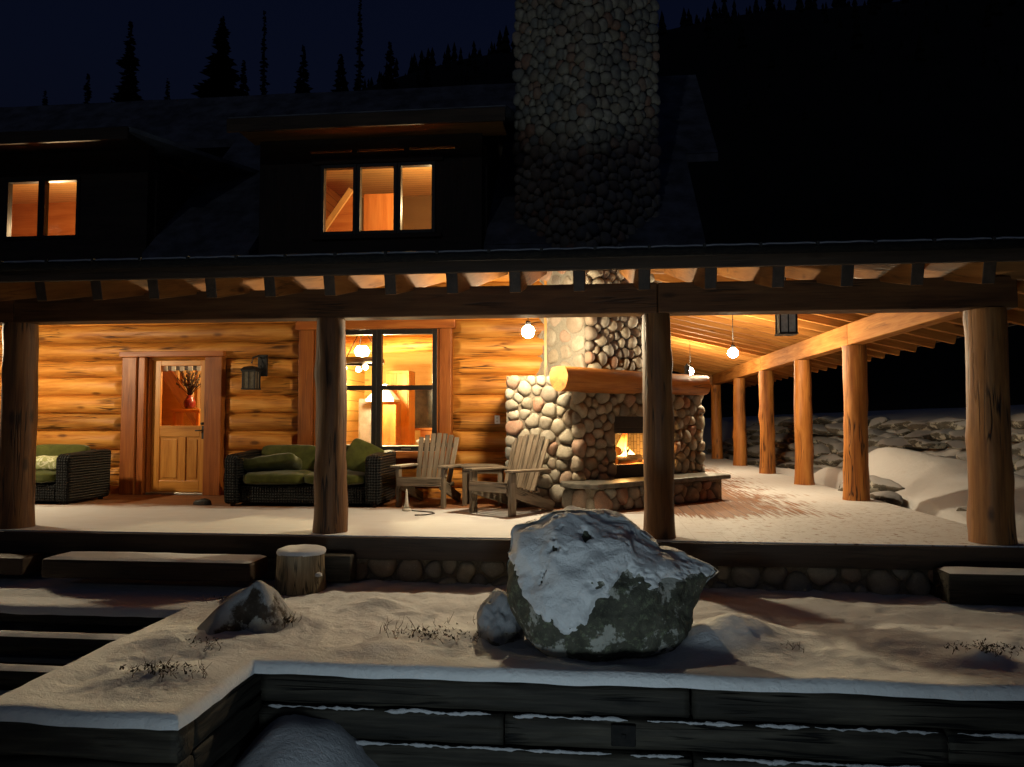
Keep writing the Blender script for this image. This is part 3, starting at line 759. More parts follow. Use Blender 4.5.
m = MB(); m.span((-3.3, 14.3, .02), (-2.2, 14.9, .92), .4); m.span((-3.35, 14.25, .922), (-2.1, 14.92, .96), .2); tag(m.build('kitchen_counter', W_DOOR, None, .008), 'wooden kitchen counter below the range hood inside', 'counter')
m = MB(); m.span((-4.12, 12.95, .02), (-3.86, 13.4, 1.5)); m.span((-4.09, 12.93, .6), (-3.89, 12.955, 1.4)); tag(m.build('refrigerator', STEEL, None, .01), 'grey steel cabinet at the left of the kitchen window', 'refrigerator')
m = MB(); m.span((-3.62, 12.75, .02), (-3.38, 13.1, 1.42)); tag(m.build('range_column', W_TRIM, None, .01), 'dark brown column below the bright hood in the kitchen', 'column')
hd = MB(); hv = []
for (hx, hy, z_) in ((.25, .22, 1.44), (.25, .22, 1.48), (.1, .1, 1.68), (.1, .1, 1.75)):
    hv += [V((-3.64 + sx * hx, 12.85 + sy * hy, z_)) for sx, sy in ((-1, -1), (1, -1), (1, 1), (-1, 1))]
hd.add(hv, [(i * 4 + k, i * 4 + (k + 1) % 4, i * 4 + 4 + (k + 1) % 4, i * 4 + 4 + k) for i in range(3) for k in range(4)] + [(0, 1, 2, 3), (12, 13, 14, 15)], None, .5, False)
tag(hd.build('range_hood', WHITE, None, .006), 'bright flared range hood in the middle of the kitchen window', 'hood')
lamp(-3.75, 12.5, 1.55, 7, (1, .85, .6), .05)
lamp(-4.35, 13.6, 1.7, 75, (1, .86, .55), .08)
m = MB(); m.span((-3.80, 13.6, .02), (-3.36, 14.1, 2.05), .9); m.span((-3.78, 13.58, 1.1), (-3.60, 13.605, 2.0), .7); m.span((-3.58, 13.58, 1.1), (-3.38, 13.605, 2.0), .7)
tag(m.build('kitchen_cabinet', W_DOOR, None, .006), 'tall golden wood cabinet right of the range hood', 'cabinet')
m = MB(); m.span((-3.62, 14.93, .95), (-3.2, 14.99, 1.75)); m.build('back_window', NIGHTPANE, house)
m = MB(); m.log((-4.6, 13.2, 2.5), (-.95, 13.2, 2.5), .16, tone=.6, capmi=0); m.build('ceiling_log', [W_LOG], house)
m = MB(); m.lathe([(.05, 0), (.14, .02), (.17, .07), (.05, .1)], (-2.48, 11.2, .7 + .03), 16); tag(m.build('bowl', WHITE), 'white bowl on the sill inside the right kitchen pane', 'bowl')
m = MB(); m.span((-3.98, WY + .26, .66), (-2.19, WY + .75, .725), .9); m.build('window_shelf', MILK, house)

# ------------------------------------------------------------------ FIREPLACE AND CHIMNEY
fp = thing('stone_fireplace', 'river stone corner fireplace with log mantel and tall round stone chimney', 'fireplace', (0, 0, 0))
q = math.sqrt(.5)
U = V((q, q, 0)); N = V((q, -q, 0)); Z = V((0, 0, 1))
FO = V((-.18, 9.37, 0)); FL = 2.59; FH = 1.63
HX0, HX1, HZ0, HZ1 = .72, 1.92, .36, 1.16
core = MB()
def fbox(a, b, z0, z1, d0, d1, mi=0):
    c_ = FO + U * ((a + b) / 2) - N * ((d0 + d1) / 2) + Z * ((z0 + z1) / 2)
    core.box(c_, (b - a, d1 - d0, z1 - z0), Matrix((U, -N, Z)).transposed(), .5, mi)
fbox(.08, HX0, 0, FH, .0, .2); fbox(HX1, FL, 0, FH, 0, .2); fbox(HX0, HX1, 0, HZ0 - .03, 0, .2); fbox(HX0, HX1, HZ1, FH, 0, .2)
core.poly([(-1.06, 9.51), (-.14, 9.51), (1.58, 11.23), (1.62, 12.4), (.34, 12.4), (.34, 10.9), (-1.06, 10.5)], FH + .001, FH + .05)
core.span((-1.06, 9.50, 0), (-.14, 9.62, FH), .5); core.span((-1.06, 9.625, 0), (-.96, 10.5, FH), .5)
core.span((1.5, 11.3, 0), (1.62, 12.4, FH), .5)
CF = V((-.03, 9.97, 0)); CS = 1.5; U2 = V((q, -q, 0)); N2 = V((-q, -q, 0))
CL = CF - U2 * CS
# stones
st = MB()
stone_face(st, FO - U * .04 + N * .0, U, Z, N, FL + .08, FH, .175, .06, (HX0 + .04, HX1 + .04, HZ0 - .4, HZ1), seed=3)
stone_face(st, (-1.08, 9.50, 0), (1, 0, 0), Z, (0, -1, 0), 1.02, FH + .06, .175, .048, seed=4, tones=(0, .95))
stone_face(st, (1.62, 11.2, 0), (0, 1, 0), Z, (1, 0, 0), 1.2, FH, .2, .07, seed=5)
st.build('surround', STONE, fp); core.build('mortar_core', [MORTAR], fp)
chm = MB()
cc_ = CF + U * (CS / 2) - U2 * (CS / 2)
chm.box(cc_ + Z * 6.2, (CS, CS, 9.1), Matrix((U, U2, Z)).transposed(), .5, 1)
stone_face(chm, CF - U * .03 + N * .0 + Z * 1.66, U, Z, N, CS + .06, 9.0, .165, .07, seed=6, gap=.004)
stone_face(chm, CL - U2 * .0 + N2 * .0 + Z * 3.3, U2, Z, N2, CS + .03, 7.4, .165, .07, seed=7, gap=.004)
chm.build('chimney', [STONEC, MORTAR_D], fp)
flat = MB()
stone_face(flat, CL + Z * 1.66 + N2 * .035, U2, Z, N2, CS + .02, 1.9, .29, .03, seed=8, gap=.025, tones=(.4, 1))
flat.box((CL + CF) / 2 + N2 * .0 + Z * 2.6, (CS, .07, 1.9), Matrix((U2, N2, Z)).transposed(), .5, 1)
flat.build('parged_stone_panel', [STONE, MORTAR_P], fp)
# mantel log
m = MB(); a = V((-.38, 9.08, 1.63)); b = a + U * 2.9
m.log(a, b, .165, .155, 28, .08, .012, .75, 0, 1, 0, .03, .135); m.build('mantel', [W_POST, W_BEAM], fp)
# hearth
hp = [(-.36, 9.36), (-.36, 9.15), (-.24, 8.98), (-.08, 8.89), (.1, 8.87)]
e1 = V((.1, 8.87, 0)); 
pts = hp + [(1.98, 10.72), (1.95, 10.86), (1.66, 11.17)] + [tuple((FO + U * .02)[:2])]
m = MB(); m.poly(pts, .29, .35)
m.build('hearth_slab', SLATE, fp, .012)
hs = MB()
stone_face(hs, V((.02, 8.93, .0)), U, Z, N, 2.62, .285, .19, .06, seed=9, gap=.006, rnd=2)
stone_face(hs, V((-.30, 9.30, 0)), V((.4, -.39, 0)), Z, V((-.39, -.4, 0)), .5, .285, .19, .06, seed=10, gap=.006)
hs.poly([(-.28, 9.34), (.02, 8.95), (1.86, 10.78), (1.62, 11.1), tuple((FO + U * .02)[:2])], 0, .286, .5, 1)
hs.build('hearth_base', [STONE, MORTAR], fp)
# firebox
fb = MB()
def fpt(a_, d_, z_): return FO + U * a_ - N * d_ + Z * z_
b0, b1, bd = HX0 + .12, HX1 - .12, .62
quads = [((HX0, .0), (b0, bd)), ((b0, bd), (b1, bd)), ((b1, bd), (HX1, .0))]
for (p_, r_) in quads:
    vs = [fpt(p_[0], p_[1], HZ0 - .02), fpt(r_[0], r_[1], HZ0 - .02), fpt(r_[0], r_[1], HZ1), fpt(p_[0], p_[1], HZ1)]
    L_ = (vs[1] - vs[0]).length
    fb.add(vs, [(0, 1, 2, 3)], [V((0, 0, 0)), V((0, L_, 0)), V((.8, L_, 0)), V((.8, 0, 0))], .5, False, 0)
fb.add([fpt(HX0, 0, HZ0 - .02), fpt(HX1, 0, HZ0 - .02), fpt(b1, bd, HZ0 - .02), fpt(b0, bd, HZ0 - .02)], [(0, 1, 2, 3)], None, .5, False, 1)
fb.add([fpt(HX0, 0, HZ1), fpt(HX1, 0, HZ1), fpt(b1, bd, HZ1), fpt(b0, bd, HZ1)], [(0, 1, 2, 3)], None, .5, False, 1)
fb.build('firebox', [BRICK, BLACK], fp)
m = MB()
Mf = Matrix((U, -N, Z)).transposed()
m.box(fpt((HX0 + HX1) / 2, .02, HZ1 - .075), (HX1 - HX0 - .01, .03, .15), Mf); m.box(fpt((HX0 + HX1) / 2, .045, HZ1 - .19), (HX1 - HX0 - .01, .02, .08), Mf); m.box(fpt((HX0 + HX1) / 2, .02, HZ0 + .06), (HX1 - HX0 - .01, .03, .2), Mf)
for a_ in (HX0 + .015, HX1 - .015): m.box(fpt(a_, .021, (HZ0 + HZ1) / 2), (.03, .03, HZ1 - HZ0 - .01), Mf)
m.build('firebox_frame', IRON, fp, .004)
for i, (a_, d_, z_, an, L_, lab) in enumerate(((1.2, .25, .56, .25, .62, 'front burning log glowing in the fireplace'), (1.32, .42, .57, -.2, .66, 'rear burning log glowing at the back of the fireplace'), (1.24, .34, .68, .5, .5, 'top burning log lying across the other two in the fire'))):
    m = MB(); c_ = fpt(a_, d_, z_); dr = (U * math.cos(an) - N * math.sin(an)) * L_ / 2
    m.log(c_ - dr, c_ + dr, .065, .055, 12, .05, .012, .3, 0, 1, 0, .02); tag(m.build('burning_log', [W_BURN, W_END]), lab, 'firewood')
fire = thing('fire', 'orange flames of the log fire burning in the fireplace', 'fire', (0, 0, 0))
m = MB(); m.poly([tuple(fpt(a_, d_, 0)[:2]) for a_, d_ in ((.95, .12), (1.65, .12), (1.6, .5), (1.0, .5))], .49, .505); m.build('ember_bed', EMBER, fire)
for i in range(11):
    a_ = .86 + .085 * i + random.uniform(-.03, .03); d_ = random.uniform(.18, .5); hh = random.uniform(.16, .36) * (1.45 if i < 5 else .8); rr = random.uniform(.045, .08)
    base = fpt(a_, d_, .5); m = MB(); vs = []; gs = []; S_ = 10; n_ = 9
    ph = random.random() * 9
    for j in range(n_ + 1):
        t = j / n_; r_ = rr * (math.sin(math.pi * min(1, .25 + t * .75)) ** .8) * (1 - t * .3) + .002
        cx = .05 * math.sin(t * 4 + ph) * t; cy_ = .04 * math.cos(t * 5 + ph) * t
        for k in range(S_):
            an = 6.283 * k / S_; l = V((cx + r_ * math.cos(an), cy_ + r_ * math.sin(an), t * hh)); vs.append(base + l); gs.append(l + V((i, 0, 0)))
    m.add(vs, [(j * S_ + k, j * S_ + (k + 1) % S_, j * S_ + S_ + (k + 1) % S_, j * S_ + S_ + k) for j in range(n_) for k in range(S_)], gs, .5, True)
    m.build('flame', FLAME, fire)
l = lamp(*fpt(1.1, .2, .74), 30, (1, .5, .14), .08); l.name = 'fire_light'
# small lantern on the mantel's right end
m = MB(); bse = V((1.42, 10.93, 1.775))
m.lathe([(.05, 0), (.055, .015), (.04, .02), (.04, .1), (.055, .105), (.02, .14), (.008, .16)], bse, 12)
mo = m.build('tin_lantern', IRON); tag(mo, 'small dark tin lantern on the right end of the log mantel', 'lantern')

# ------------------------------------------------------------------ PENDANT BULBS
def pendant(x, y, z, ztop, label, first=[None]):
    t = thing('pendant_light', label, 'light', (x, y, z), 0, 'bare bulbs hanging from the porch ceiling')
    m_ = MB(); m_.tube([(0, 0, .1), (0, 0, ztop - z)], .006, 6); m_.build('cord', RUBBER, t)
    m_ = MB(); m_.lathe([(.018, .12), (.03, .11), (.034, .06), (.03, .045)], (0, 0, 0), 14); m_.build('socket', IRON, t)
    m_ = MB(); m_.lathe([(max(.002, .076 * math.sin(math.pi * k_ / 18)), -.012 - .076 * math.cos(math.pi * k_ / 18)) for k_ in range(16)] + [(.03, .064)], (0, 0, 0), 32); m_.build('bulb', BULB, t)
    return t
pendant(-.722, 8.8, 2.18, roof_z(8.8) - .06, 'lit bare bulb hanging beside the stone chimney')
pendant(2.22, 11.7, 2.165, sroof_z(2.22) - .06, 'lit bare bulb on long cord over the side porch, nearest of that row')
pendant(2.21, 16.5, 2.2, sroof_z(2.21) - .06, 'farthest small lit bulb seen just above the right end of the mantel')
pendant(-8.2, 8.3, 2.16, roof_z(8.3) - .06, 'assumed lit bare bulb over the left sofa, unseen, beyond the left edge of the photo')  # out of view, assumed from wall shadows that fall to the right

# ------------------------------------------------------------------ LANTERNS
def lantern_parts(t, s=1.0, pane=MILK):
    m_ = MB()
    for sx in (-1, 1):
        for sy in (-1, 1): m_.box((sx * .085 * s, sy * .085 * s, .13 * s), (.018 * s, .018 * s, .25 * s))
        m_.box((sx * .087 * s, 0, .13 * s), (.01 * s, .012 * s, .24 * s)); m_.box((0, sx * .087 * s, .13 * s), (.012 * s, .01 * s, .24 * s))
    m_.box((0, 0, .005 * s), (.2 * s, .2 * s, .02 * s)); m_.box((0, 0, .255 * s), (.21 * s, .21 * s, .02 * s))
    m_.build('cage', IRON, t, .002)
    m_ = MB(); hv = []
    for (h_, z_) in ((.115, .266), (.10, .285), (.075, .31), (.03, .325)):
        hv += [V((sx * h_ * s, sy * h_ * s, z_ * s)) for sx, sy in ((-1, -1), (1, -1), (1, 1), (-1, 1))]
    m_.add(hv, [(i * 4 + k, i * 4 + (k + 1) % 4, i * 4 + 4 + (k + 1) % 4, i * 4 + 4 + k) for i in range(3) for k in range(4)] + [(3, 2, 1, 0), (12, 13, 14, 15)], None, .5, False)
    m_.build('cap', IRON, t, .002)
    m_ = MB(); m_.span((-.078 * s, -.078 * s, .016 * s), (.078 * s, .078 * s, .244 * s)); m_.build('glass', pane, t)
t = thing('hanging_lantern', 'unlit iron lantern with pale glass hanging under the porch beam', 'lantern', (2.12, 8.2, 2.03))
lantern_parts(t, 1.0)
m = MB(); m.tube([(0, 0, .36), (0, 0, roof_z(8.2) - 2.03 - .06)], .008, 6); m.build('hanger', IRON, t)
t = thing('wall_lantern', 'dark iron lantern on a bracket on the log wall right of the door', 'lantern', (-4.90, WY - .22, 1.56))
lantern_parts(t, 1.05, LANP)
m = MB(); m.span((.02, .16, .2), (.16, .2, .52)); m.tube([(.09, .17, .46), (.07, .08, .5), (.02, 0, .46), (0, 0, .38)], .014, 8)
m.tube([(.09, .17, .3), (.08, .12, .36), (.09, .17, .44)], .01, 8); m.build('bracket', IRON, t, .003)
t = thing('wall_outlet', 'small pale outlet plate on the log beside the stone surround', 'outlet', (-1.3, WY - .075, 1.06))
m = MB(); m.box((0, 0, .06), (.075, .025, .12)); m.build('cover_plate', WHITE, t, .004)
m = MB(); m.box((0, -.014, .085), (.024, .006, .02)); m.box((0, -.014, .035), (.024, .006, .02)); m.build('socket', STAKE, t)

# ------------------------------------------------------------------ SOFAS
def cushion(cx, cy, cz, sx, sy, sz, amp=.02, puff=.12, rot=None, seed=0):
    # rounded cushion from a subdivided superellipsoid-like box
    n_ = 14; vs = []; fs = []; idx = {}
    def P(a, b, c_):
        l = V((a, b, c_)); p4 = (abs(a) ** 7 + abs(b) ** 7 + abs(c_) ** 5) ** (1 / 6.5)
        l = l / p4
        e = (1 - a * a) * (1 - b * b)
        x_, y_, z_ = l.x * sx / 2, l.y * sy / 2, l.z * sz / 2 * (.82 + .3 * e)
        w_ = amp * nz(x_ * 7 + seed, y_ * 7, z_ * 7)
        p_ = V((x_, y_, z_ + w_))
        return (rot @ p_ if rot else p_) + V((cx, cy, cz))
    def vi(i, j, k):
        key = (i, j, k)
        if key not in idx: idx[key] = len(vs); vs.append(P(i / n_ * 2 - 1, j / n_ * 2 - 1, k / n_ * 2 - 1))
        return idx[key]
    for i in range(n_):
        for j in range(n_):
            for k in (0, n_):
                fs.append((vi(i, j, k), vi(i + 1, j, k), vi(i + 1, j + 1, k), vi(i, j + 1, k)))
                fs.append((vi(i, k, j), vi(i + 1, k, j), vi(i + 1, k, j + 1), vi(i, k, j + 1)))
                fs.append((vi(k, i, j), vi(k, i + 1, j), vi(k, i + 1, j + 1), vi(k, i, j + 1)))
    m_ = MB(); m_.add(vs, fs, None, .5, True); return m_
def profile_x(mb, pts, x0, x1):      # y-z outline extruded along x
    n_ = len(pts); vs = [V((x0, a, b)) for a, b in pts] + [V((x1, a, b)) for a, b in pts]
    mb.add(vs, [tuple(range(n_)), tuple(range(n_, 2 * n_))[::-1]] + [(i, n_ + i, n_ + (i + 1) % n_, (i + 1) % n_) for i in range(n_)], None, .5, False)
def sofa(x, y, rz, label, wd=2.06):
    t = thing('wicker_sofa', label, 'sofa', (x, y, 0), rz, 'black wicker sofas on the porch'); h_ = wd / 2
    m_ = MB(); m_.span((-h_ + .2, -.40, .04), (h_ - .2, .42, .27)); m_.build('base', WICKER, t, .03, 3)
    for s_ in (-1, 1):
        m_ = MB(); a_, b_ = sorted((s_ * h_, s_ * (h_ - .2)))
        profile_x(m_, [(-.44, .03), (.44, .03), (.46, .70), (.3, .70), (-.38, .665), (-.45, .62)], a_, b_); m_.build('armrest', WICKER, t, .05, 4)
    m_ = MB(); profile_x(m_, [(.26, .272), (.455, .04), (.46, .70), (.34, .70)], -h_ + .2, h_ - .2); m_.build('back_frame', WICKER, t, .04, 3)
    L_ = (wd - .42) / 2
    for s_ in (-1, 1):
        cushion(s_ * L_ / 2, -.07, .355, L_ - .012, .74, .17, .016, seed=s_ * 5).build('seat_cushion', GREEN, t)
        cushion(s_ * L_ / 2, .24, .585, L_ - .014, .37, .17, .022, rot=Matrix.Rotation(R(80), 3, 'X'), seed=s_ * 9).build('back_cushion', GREEN, t)
    for s_ in (-1, 1):
        for q_ in (-.36, .36): 
            m_ = MB(); m_.lathe([(.03, 0), (.035, .045)], (s_ * (h_ - .1), q_, 0), 10); m_.build('foot', RUBBER, t)
    return t
sofa(-3.68, 9.62, R(1), 'black wicker sofa with green cushions below the kitchen window')
sofa(-7.83, 9.52, R(0), 'black wicker sofa with green cushions left of the door', 2.1)
tag(cushion(-4.22, 9.5, .52, .78, .40, .17, .02, rot=Matrix.Rotation(R(-8), 3, 'Y') @ Matrix.Rotation(R(-22), 3, 'X'), seed=3).build('pillow', GREEN2), 'long dark green pillow lying on the left seat of the window sofa', 'pillow')
tag(cushion(-3.0, 9.66, .60,   .48, .44, .16, .025, rot=Matrix.Rotation(R(24), 3, 'Y') @ Matrix.Rotation(R(68), 3, 'X'), seed=4).build('pillow', GREEN), 'green square pillow leaning in the right corner of the window sofa', 'pillow')
tag(cushion(-3.3, 9.70, .57, .42, .38, .15, .025, rot=Matrix.Rotation(R(-10), 3, 'Y') @ Matrix.Rotation(R(64), 3, 'X'), seed=6).build('pillow', GREEN2), 'crumpled dark green pillow just right of the post on the window sofa', 'pillow')
tag(cushion(-3.2, 9.97, .74, .55, .12, .07, .02, seed=8).build('throw_blanket', CREAM), 'folded cream throw on top of the window sofa back', 'blanket')
tag(cushion(-7.3, 9.36, .52, .74, .28, .19, .015, seed=12).build('bolster', PATT), 'pale patterned bolster lying on the sofa left of the door', 'pillow')

# ------------------------------------------------------------------ ADIRONDACK CHAIRS
def adirondack(loc, rz, label):
    t = thing('adirondack_chair', label, 'chair', loc, rz, 'weathered adirondack chairs by the fireplace'); t.scale = (.95, .95, .96)
    for s_ in (-1, 1):
        m_ = MB(); m_.box((s_ * .315, -.36, .26), (.045, .11, .52)); m_.build('leg', W_GREY, t, .005)
        m_ = MB(); m_.bar((s_ * .285, -.40, .31), (s_ * .285, .52, .045), .035, .13); m_.build('side_rail', W_GREY, t, .005)
        m_ = MB(); m_.box((s_ * .335, -.06, .535), (.15, .78, .028), Matrix.Rotation(R(-1), 3, 'X')); m_.build('armrest', W_GREY, t, .006)
        m_ = MB(); m_.box((s_ * .335, -.36, .46), (.03, .09, .11)); m_.build('arm_bracket', W_GREY, t, .004)
    m_ = MB()
    for i in range(6):
        u_ = i / 5; y_ = -.40 + u_ * .56; z_ = .385 - u_ * .13 - .012 * math.sin(u_ * 3.14)
        m_.box((0, y_, z_), (.61, .085, .024), Matrix.Rotation(R(-13), 3, 'X'))
    m_.box((0, -.452, .335), (.61, .024, .1)); m_.build('seat', W_GREY, t, .005)
    m_ = MB(); n_ = 7
    for i in range(n_):
        u_ = (i - (n_ - 1) / 2); xb = u_ * .074; xt = u_ * .09; ht = .80 - .007 * u_ * u_
        p0 = V((xb, .15, .235)); p1 = V((xt, .15 + ht * math.sin(R(23)), .235 + ht * math.cos(R(23))))
        m_.bar(p0, p1, .069, .02, up=(0, -1, .35))
    m_.build('backrest', W_GREY, t, .004)
    m_ = MB(); m_.box((0, .345, .50), (.74, .06, .035), None); m_.box((0, .215, .27), (.57, .05, .06)); m_.box((0, .44, .8), (.5, .03, .06), Matrix.Rotation(R(-23), 3, 'X')); m_.build('back_brace', W_GREY, t, .004)
    return t
adirondack((-2.10, 9.66, 0), R(-6), 'weathered adirondack chair in front of the window, beside the sofa')
adirondack((-.95, 8.98, 0), R(-33), 'weathered adirondack chair turned sideways in front of the stone wall')
t = thing('side_table', 'small weathered slatted side table between the two wooden chairs', 'table', (-1.40, 9.78, 0), R(4))
m = MB()
for i in range(5): m.box((0, -.2 + i * .1, .51), (.56, .09, .024))
m.build('tabletop', W_GREY, t, .004)
for sx in (-1, 1):
    for sy in (-1, 1):
        m = MB(); m.box((sx * .23, sy * .18, .249), (.06, .06, .497)); m.build('leg', W_GREY, t, .004)
for q_ in (-.2, .2):
    m = MB(); m.box((0, q_, .455), (.40, .025, .08)); m.build('apron', W_GREY, t, .003)
t = thing('garden_spike', 'pale tapered spike standing on the deck in front of the left chair', 'spike', (-2.23, 8.95, 0))
m = MB(); m.lathe([(.034, .03), (.022, .1), (.012, .24), (.006, .265)], (0, 0, 0), 12); m.build('cone', STAKE, t)
m = MB(); m.lathe([(.05, 0), (.06, .012), (.05, .03), (.02, .034)], (0, 0, 0), 14); m.build('foot', STAKE, t)
m = MB(); m.tube([(-2.16, 8.93, .008), (-2.0, 8.85, .008), (-1.88, 8.8, .008), (-1.83, 8.7, .008), (-1.9, 8.55, .008), (-2.02, 8.5, .008)], .007, 6); tag(m.build('cable', RUBBER), 'thin dark cable curling over the snow beside the pale spike', 'cable')
t = thing('slip_on_shoe', 'dark shoe left on the deck in front of the door', 'shoe', (-5.06, 9.32, 0), R(80))
m = MB(); op = [(math.cos(a) * .05 * (1 + .15 * math.sin(a)), math.sin(a) * .14) for a in [i * 6.283 / 20 for i in range(20)]]
m.poly(op, 0, .02); m.build('sole', RUBBER, t, .004)
m = MB(); vs = []
for s_, z_ in ((.96, .02), (.95, .045), (.8, .07), (.45, .082)):
    vs += [V((p_[0] * s_, p_[1] * s_, z_ * (1 if p_[1] < .02 else .8))) for p_ in op]
m.add(vs, [(i * 20 + k, i * 20 + (k + 1) % 20, i * 20 + 20 + (k + 1) % 20, i * 20 + 20 + k) for i in range(3) for k in range(20)], None, .5, True); m.build('upper', RUBBER, t)

# ------------------------------------------------------------------ DECK AND FOUNDATION
m = MB()
def deckgrid(x0, x1, y0, y1): m.span((x0, y0, -.16), (x1, y1, 0), .5)
deckgrid(-14, .6, 6.99, 10.6); deckgrid(.6, 3.98, 6.99, 25)
m.box((-.2, 10.9, -.1), (1.5, .5, .15))
struct(m.build('porch_floor', DECK))
m = MB(); m.span((-14, 6.945, -.215), (3.98, 6.987, -.012), .3); m.build('rim_board', W_DARK, house, .006)
m = MB(); m.span((3.985, 6.95, -.215), (4.03, 25, -.012), .3); m.build('rim_board', W_DARK, house, .006)
m = MB()
stone_face(m, (-2.9, 7.06, -.60), (1, 0, 0), Z, (0, -1, 0), 6.9, .40, .22, .055, seed=21, gap=.014)
m.span((-14, 7.07, -.9), (3.95, 7.2, -.17), .5, 1); m.span((3.8, 7.2, -.9), (3.94, 25, -.17), .5, 1)
m.build('foundation_wall', [STONE, MORTAR], house)
m = MB()
m.bar((-5.07, 6.645, -.27), (-3.04, 6.645, -.27), .38, .17, tone=.3)
so_ = m.build('porch_step', W_DARK, house, .02)
def snowpad(x0, x1, y0, y1, z, th, parent, name='snow_layer', rnd=.03, amp=.008):
    nx = max(4, int((x1 - x0) / .05)); ny = max(4, int((y1 - y0) / .04)); vs = []
    for j in range(ny + 1):
        for i in range(nx + 1):
            x_ = x0 + (x1 - x0) * i / nx; y_ = y0 + (y1 - y0) * j / ny
            d = min(x_ - x0, x1 - x_, y_ - y0, y1 - y_)
            e = min(1, d / rnd); z_ = z + th * math.sqrt(max(0, 1 - (1 - e) ** 2)) + amp * nz(x_ * 3, y_ * 3, z * 9) * e
            vs.append(V((x_, y_, z_)))
    m_ = MB(); m_.add(vs, [(j * (nx + 1) + i, j * (nx + 1) + i + 1, (j + 1) * (nx + 1) + i + 1, (j + 1) * (nx + 1) + i) for j in range(ny) for i in range(nx)], None, .5, True)
    m_.add([V((x0, y0, z)), V((x1, y0, z)), V((x1, y1, z)), V((x0, y1, z))], [(3, 2, 1, 0)], None, .5, False)
    return m_.build(name, SNOWT, parent)
snowpad(-5.06, -3.05, 6.465, 6.825, -.184, .022, so_)
m = MB(); m.bar((-6.4, 6.79, -.295), (-5.4, 6.79, -.295), .3, .17, tone=.3); m.build('porch_step', W_DARK, house, .02)
t = thing('landscape_timber', 'short dark timber lying behind the snowy stump', 'timber', (-2.42, 6.82, 0))
m = MB(); m.bar((-.35, 0, -.27), (.22, 0, -.27), .2, .24, tone=.5); m.build('block', W_TIMB, t, .015); 
t = thing('landscape_timber', 'dark snow edged timber step at the right end of the porch foundation', 'timber', (3.6, 6.75, 0))
m = MB(); m.bar((-.62, 0, -.305), (1.3, 0, -.305), .3, .25, tone=.5); bo = m.build('block', W_TIMB, t, .015)
snowpad(-.6, 1.28, -.13, .13, -.178, .018, t)

# ------------------------------------------------------------------ SNOW TERRACE
RX0, FYR, FYL, LX0, SY0 = -2.17, 4.70, 3.80, -3.40, 5.92
def axis_lines(a, b, step, keys):
    xs = set(); x_ = a
    while x_ < b: xs.add(round(x_, 3)); x_ += step
    xs.add(b)
    for k_ in keys:
        for d_ in (-.10, -.075, -.05, -.035, -.022, -.011, -.004, 0, .004, .011, .022, .035, .05, .075, .10): xs.add(round(k_ + d_, 4))
    return sorted(xs)
gx = axis_lines(-7, 6.5, .032, (RX0, LX0)); gy = axis_lines(FYL - .02, 7.05, .03, (FYL, FYR, SY0))
def inside(x_, y_):
    if y_ > 7.06: return False
    if x_ < LX0: return y_ >= SY0
    if x_ <= RX0: return y_ >= FYL
    return y_ >= FYR
def segd(px, py, ax, ay, bx, by):
    dx, dy = bx - ax, by - ay; t_ = max(0, min(1, ((px - ax) * dx + (py - ay) * dy) / (dx * dx + dy * dy))); return math.hypot(px - ax - t_ * dx, py - ay - t_ * dy)
edges = [(-7, SY0, LX0, SY0), (LX0, SY0, LX0, FYL), (LX0, FYL, RX0, FYL), (RX0, FYL, RX0, FYR), (RX0, FYR, 6.5, FYR)]
lumps = [(-1.78, 6.05, .085, .28, .16), (1.05, 5.55, .17, .34, .22), (.75, 5.35, .12, .3, .2), (-2.95, 5.1, .07, .35, .25), (-.75, 6.2, .05, .5, .25), (2.5, 5.6, .05, .6, .3), (-1.2, 5.1, .03, .3, .2), (1.9, 6.4, .03, .8, .2), (-2.72, 4.35, .06, .2, .12), (-2.5, 4.5, .05, .16, .14), (-2.2, 5.6, .06, .2, .15), (2.55, 5.2, .05, .2, .1), (-1.0, 5.45, .04, .3, .12), (-3.0, 6.1, .03, .3, .2)]
feet = [(-1.05, 6.3), (-.85, 6.0), (-1.3, 5.85), (-1.6, 5.3), (-.95, 5.05), (-2.9, 4.6), (-2.6, 4.8), (-3.1, 4.35), (1.7, 5.5), (2.1, 5.9), (1.5, 5.9), (3.2, 5.4)]
def terrace_z(x_, y_):
    b = -.475 + .035 * smooth(5, 6.9, y_)
    b += .022 * nz(x_ * 1.3, y_ * 1.7, 1) + .018 * nz(x_ * 3.1, y_ * 3.9, 5) + .015 * nz(x_ * 8, y_ * 9, 9) + .009 * nz(x_ * 17, y_ * 17, 3) + .012 * max(0, nz(x_ * 5, y_ * 5, 30)) + .03 * max(0, nz(x_ * 2.2 + 5, y_ * 3, 14)) 
    for (fx, fy) in feet: b -= .035 * math.exp(-((x_ - fx) / .07) ** 2 - ((y_ - fy) / .11) ** 2)
    for (cx, cy_, a_, sx, sy) in lumps: b += a_ * math.exp(-((x_ - cx) / sx) ** 2 - ((y_ - cy_) / sy) ** 2)
    bd_ = math.hypot((x_ - .1) / .95, (y_ - 5.38) / .62); b -= .05 * math.exp(-(bd_ * 1.2) ** 4)
    if x_ < LX0 + .6: 
        k_ = smooth(LX0 + .5, LX0 + .1, x_) * smooth(5.7, 5.95, y_); b = b * (1 - k_) + (-.462 + .006 * nz(x_ * 2, y_ * 2)) * k_
    return b
vid = {}; tv_ = []; tf = []
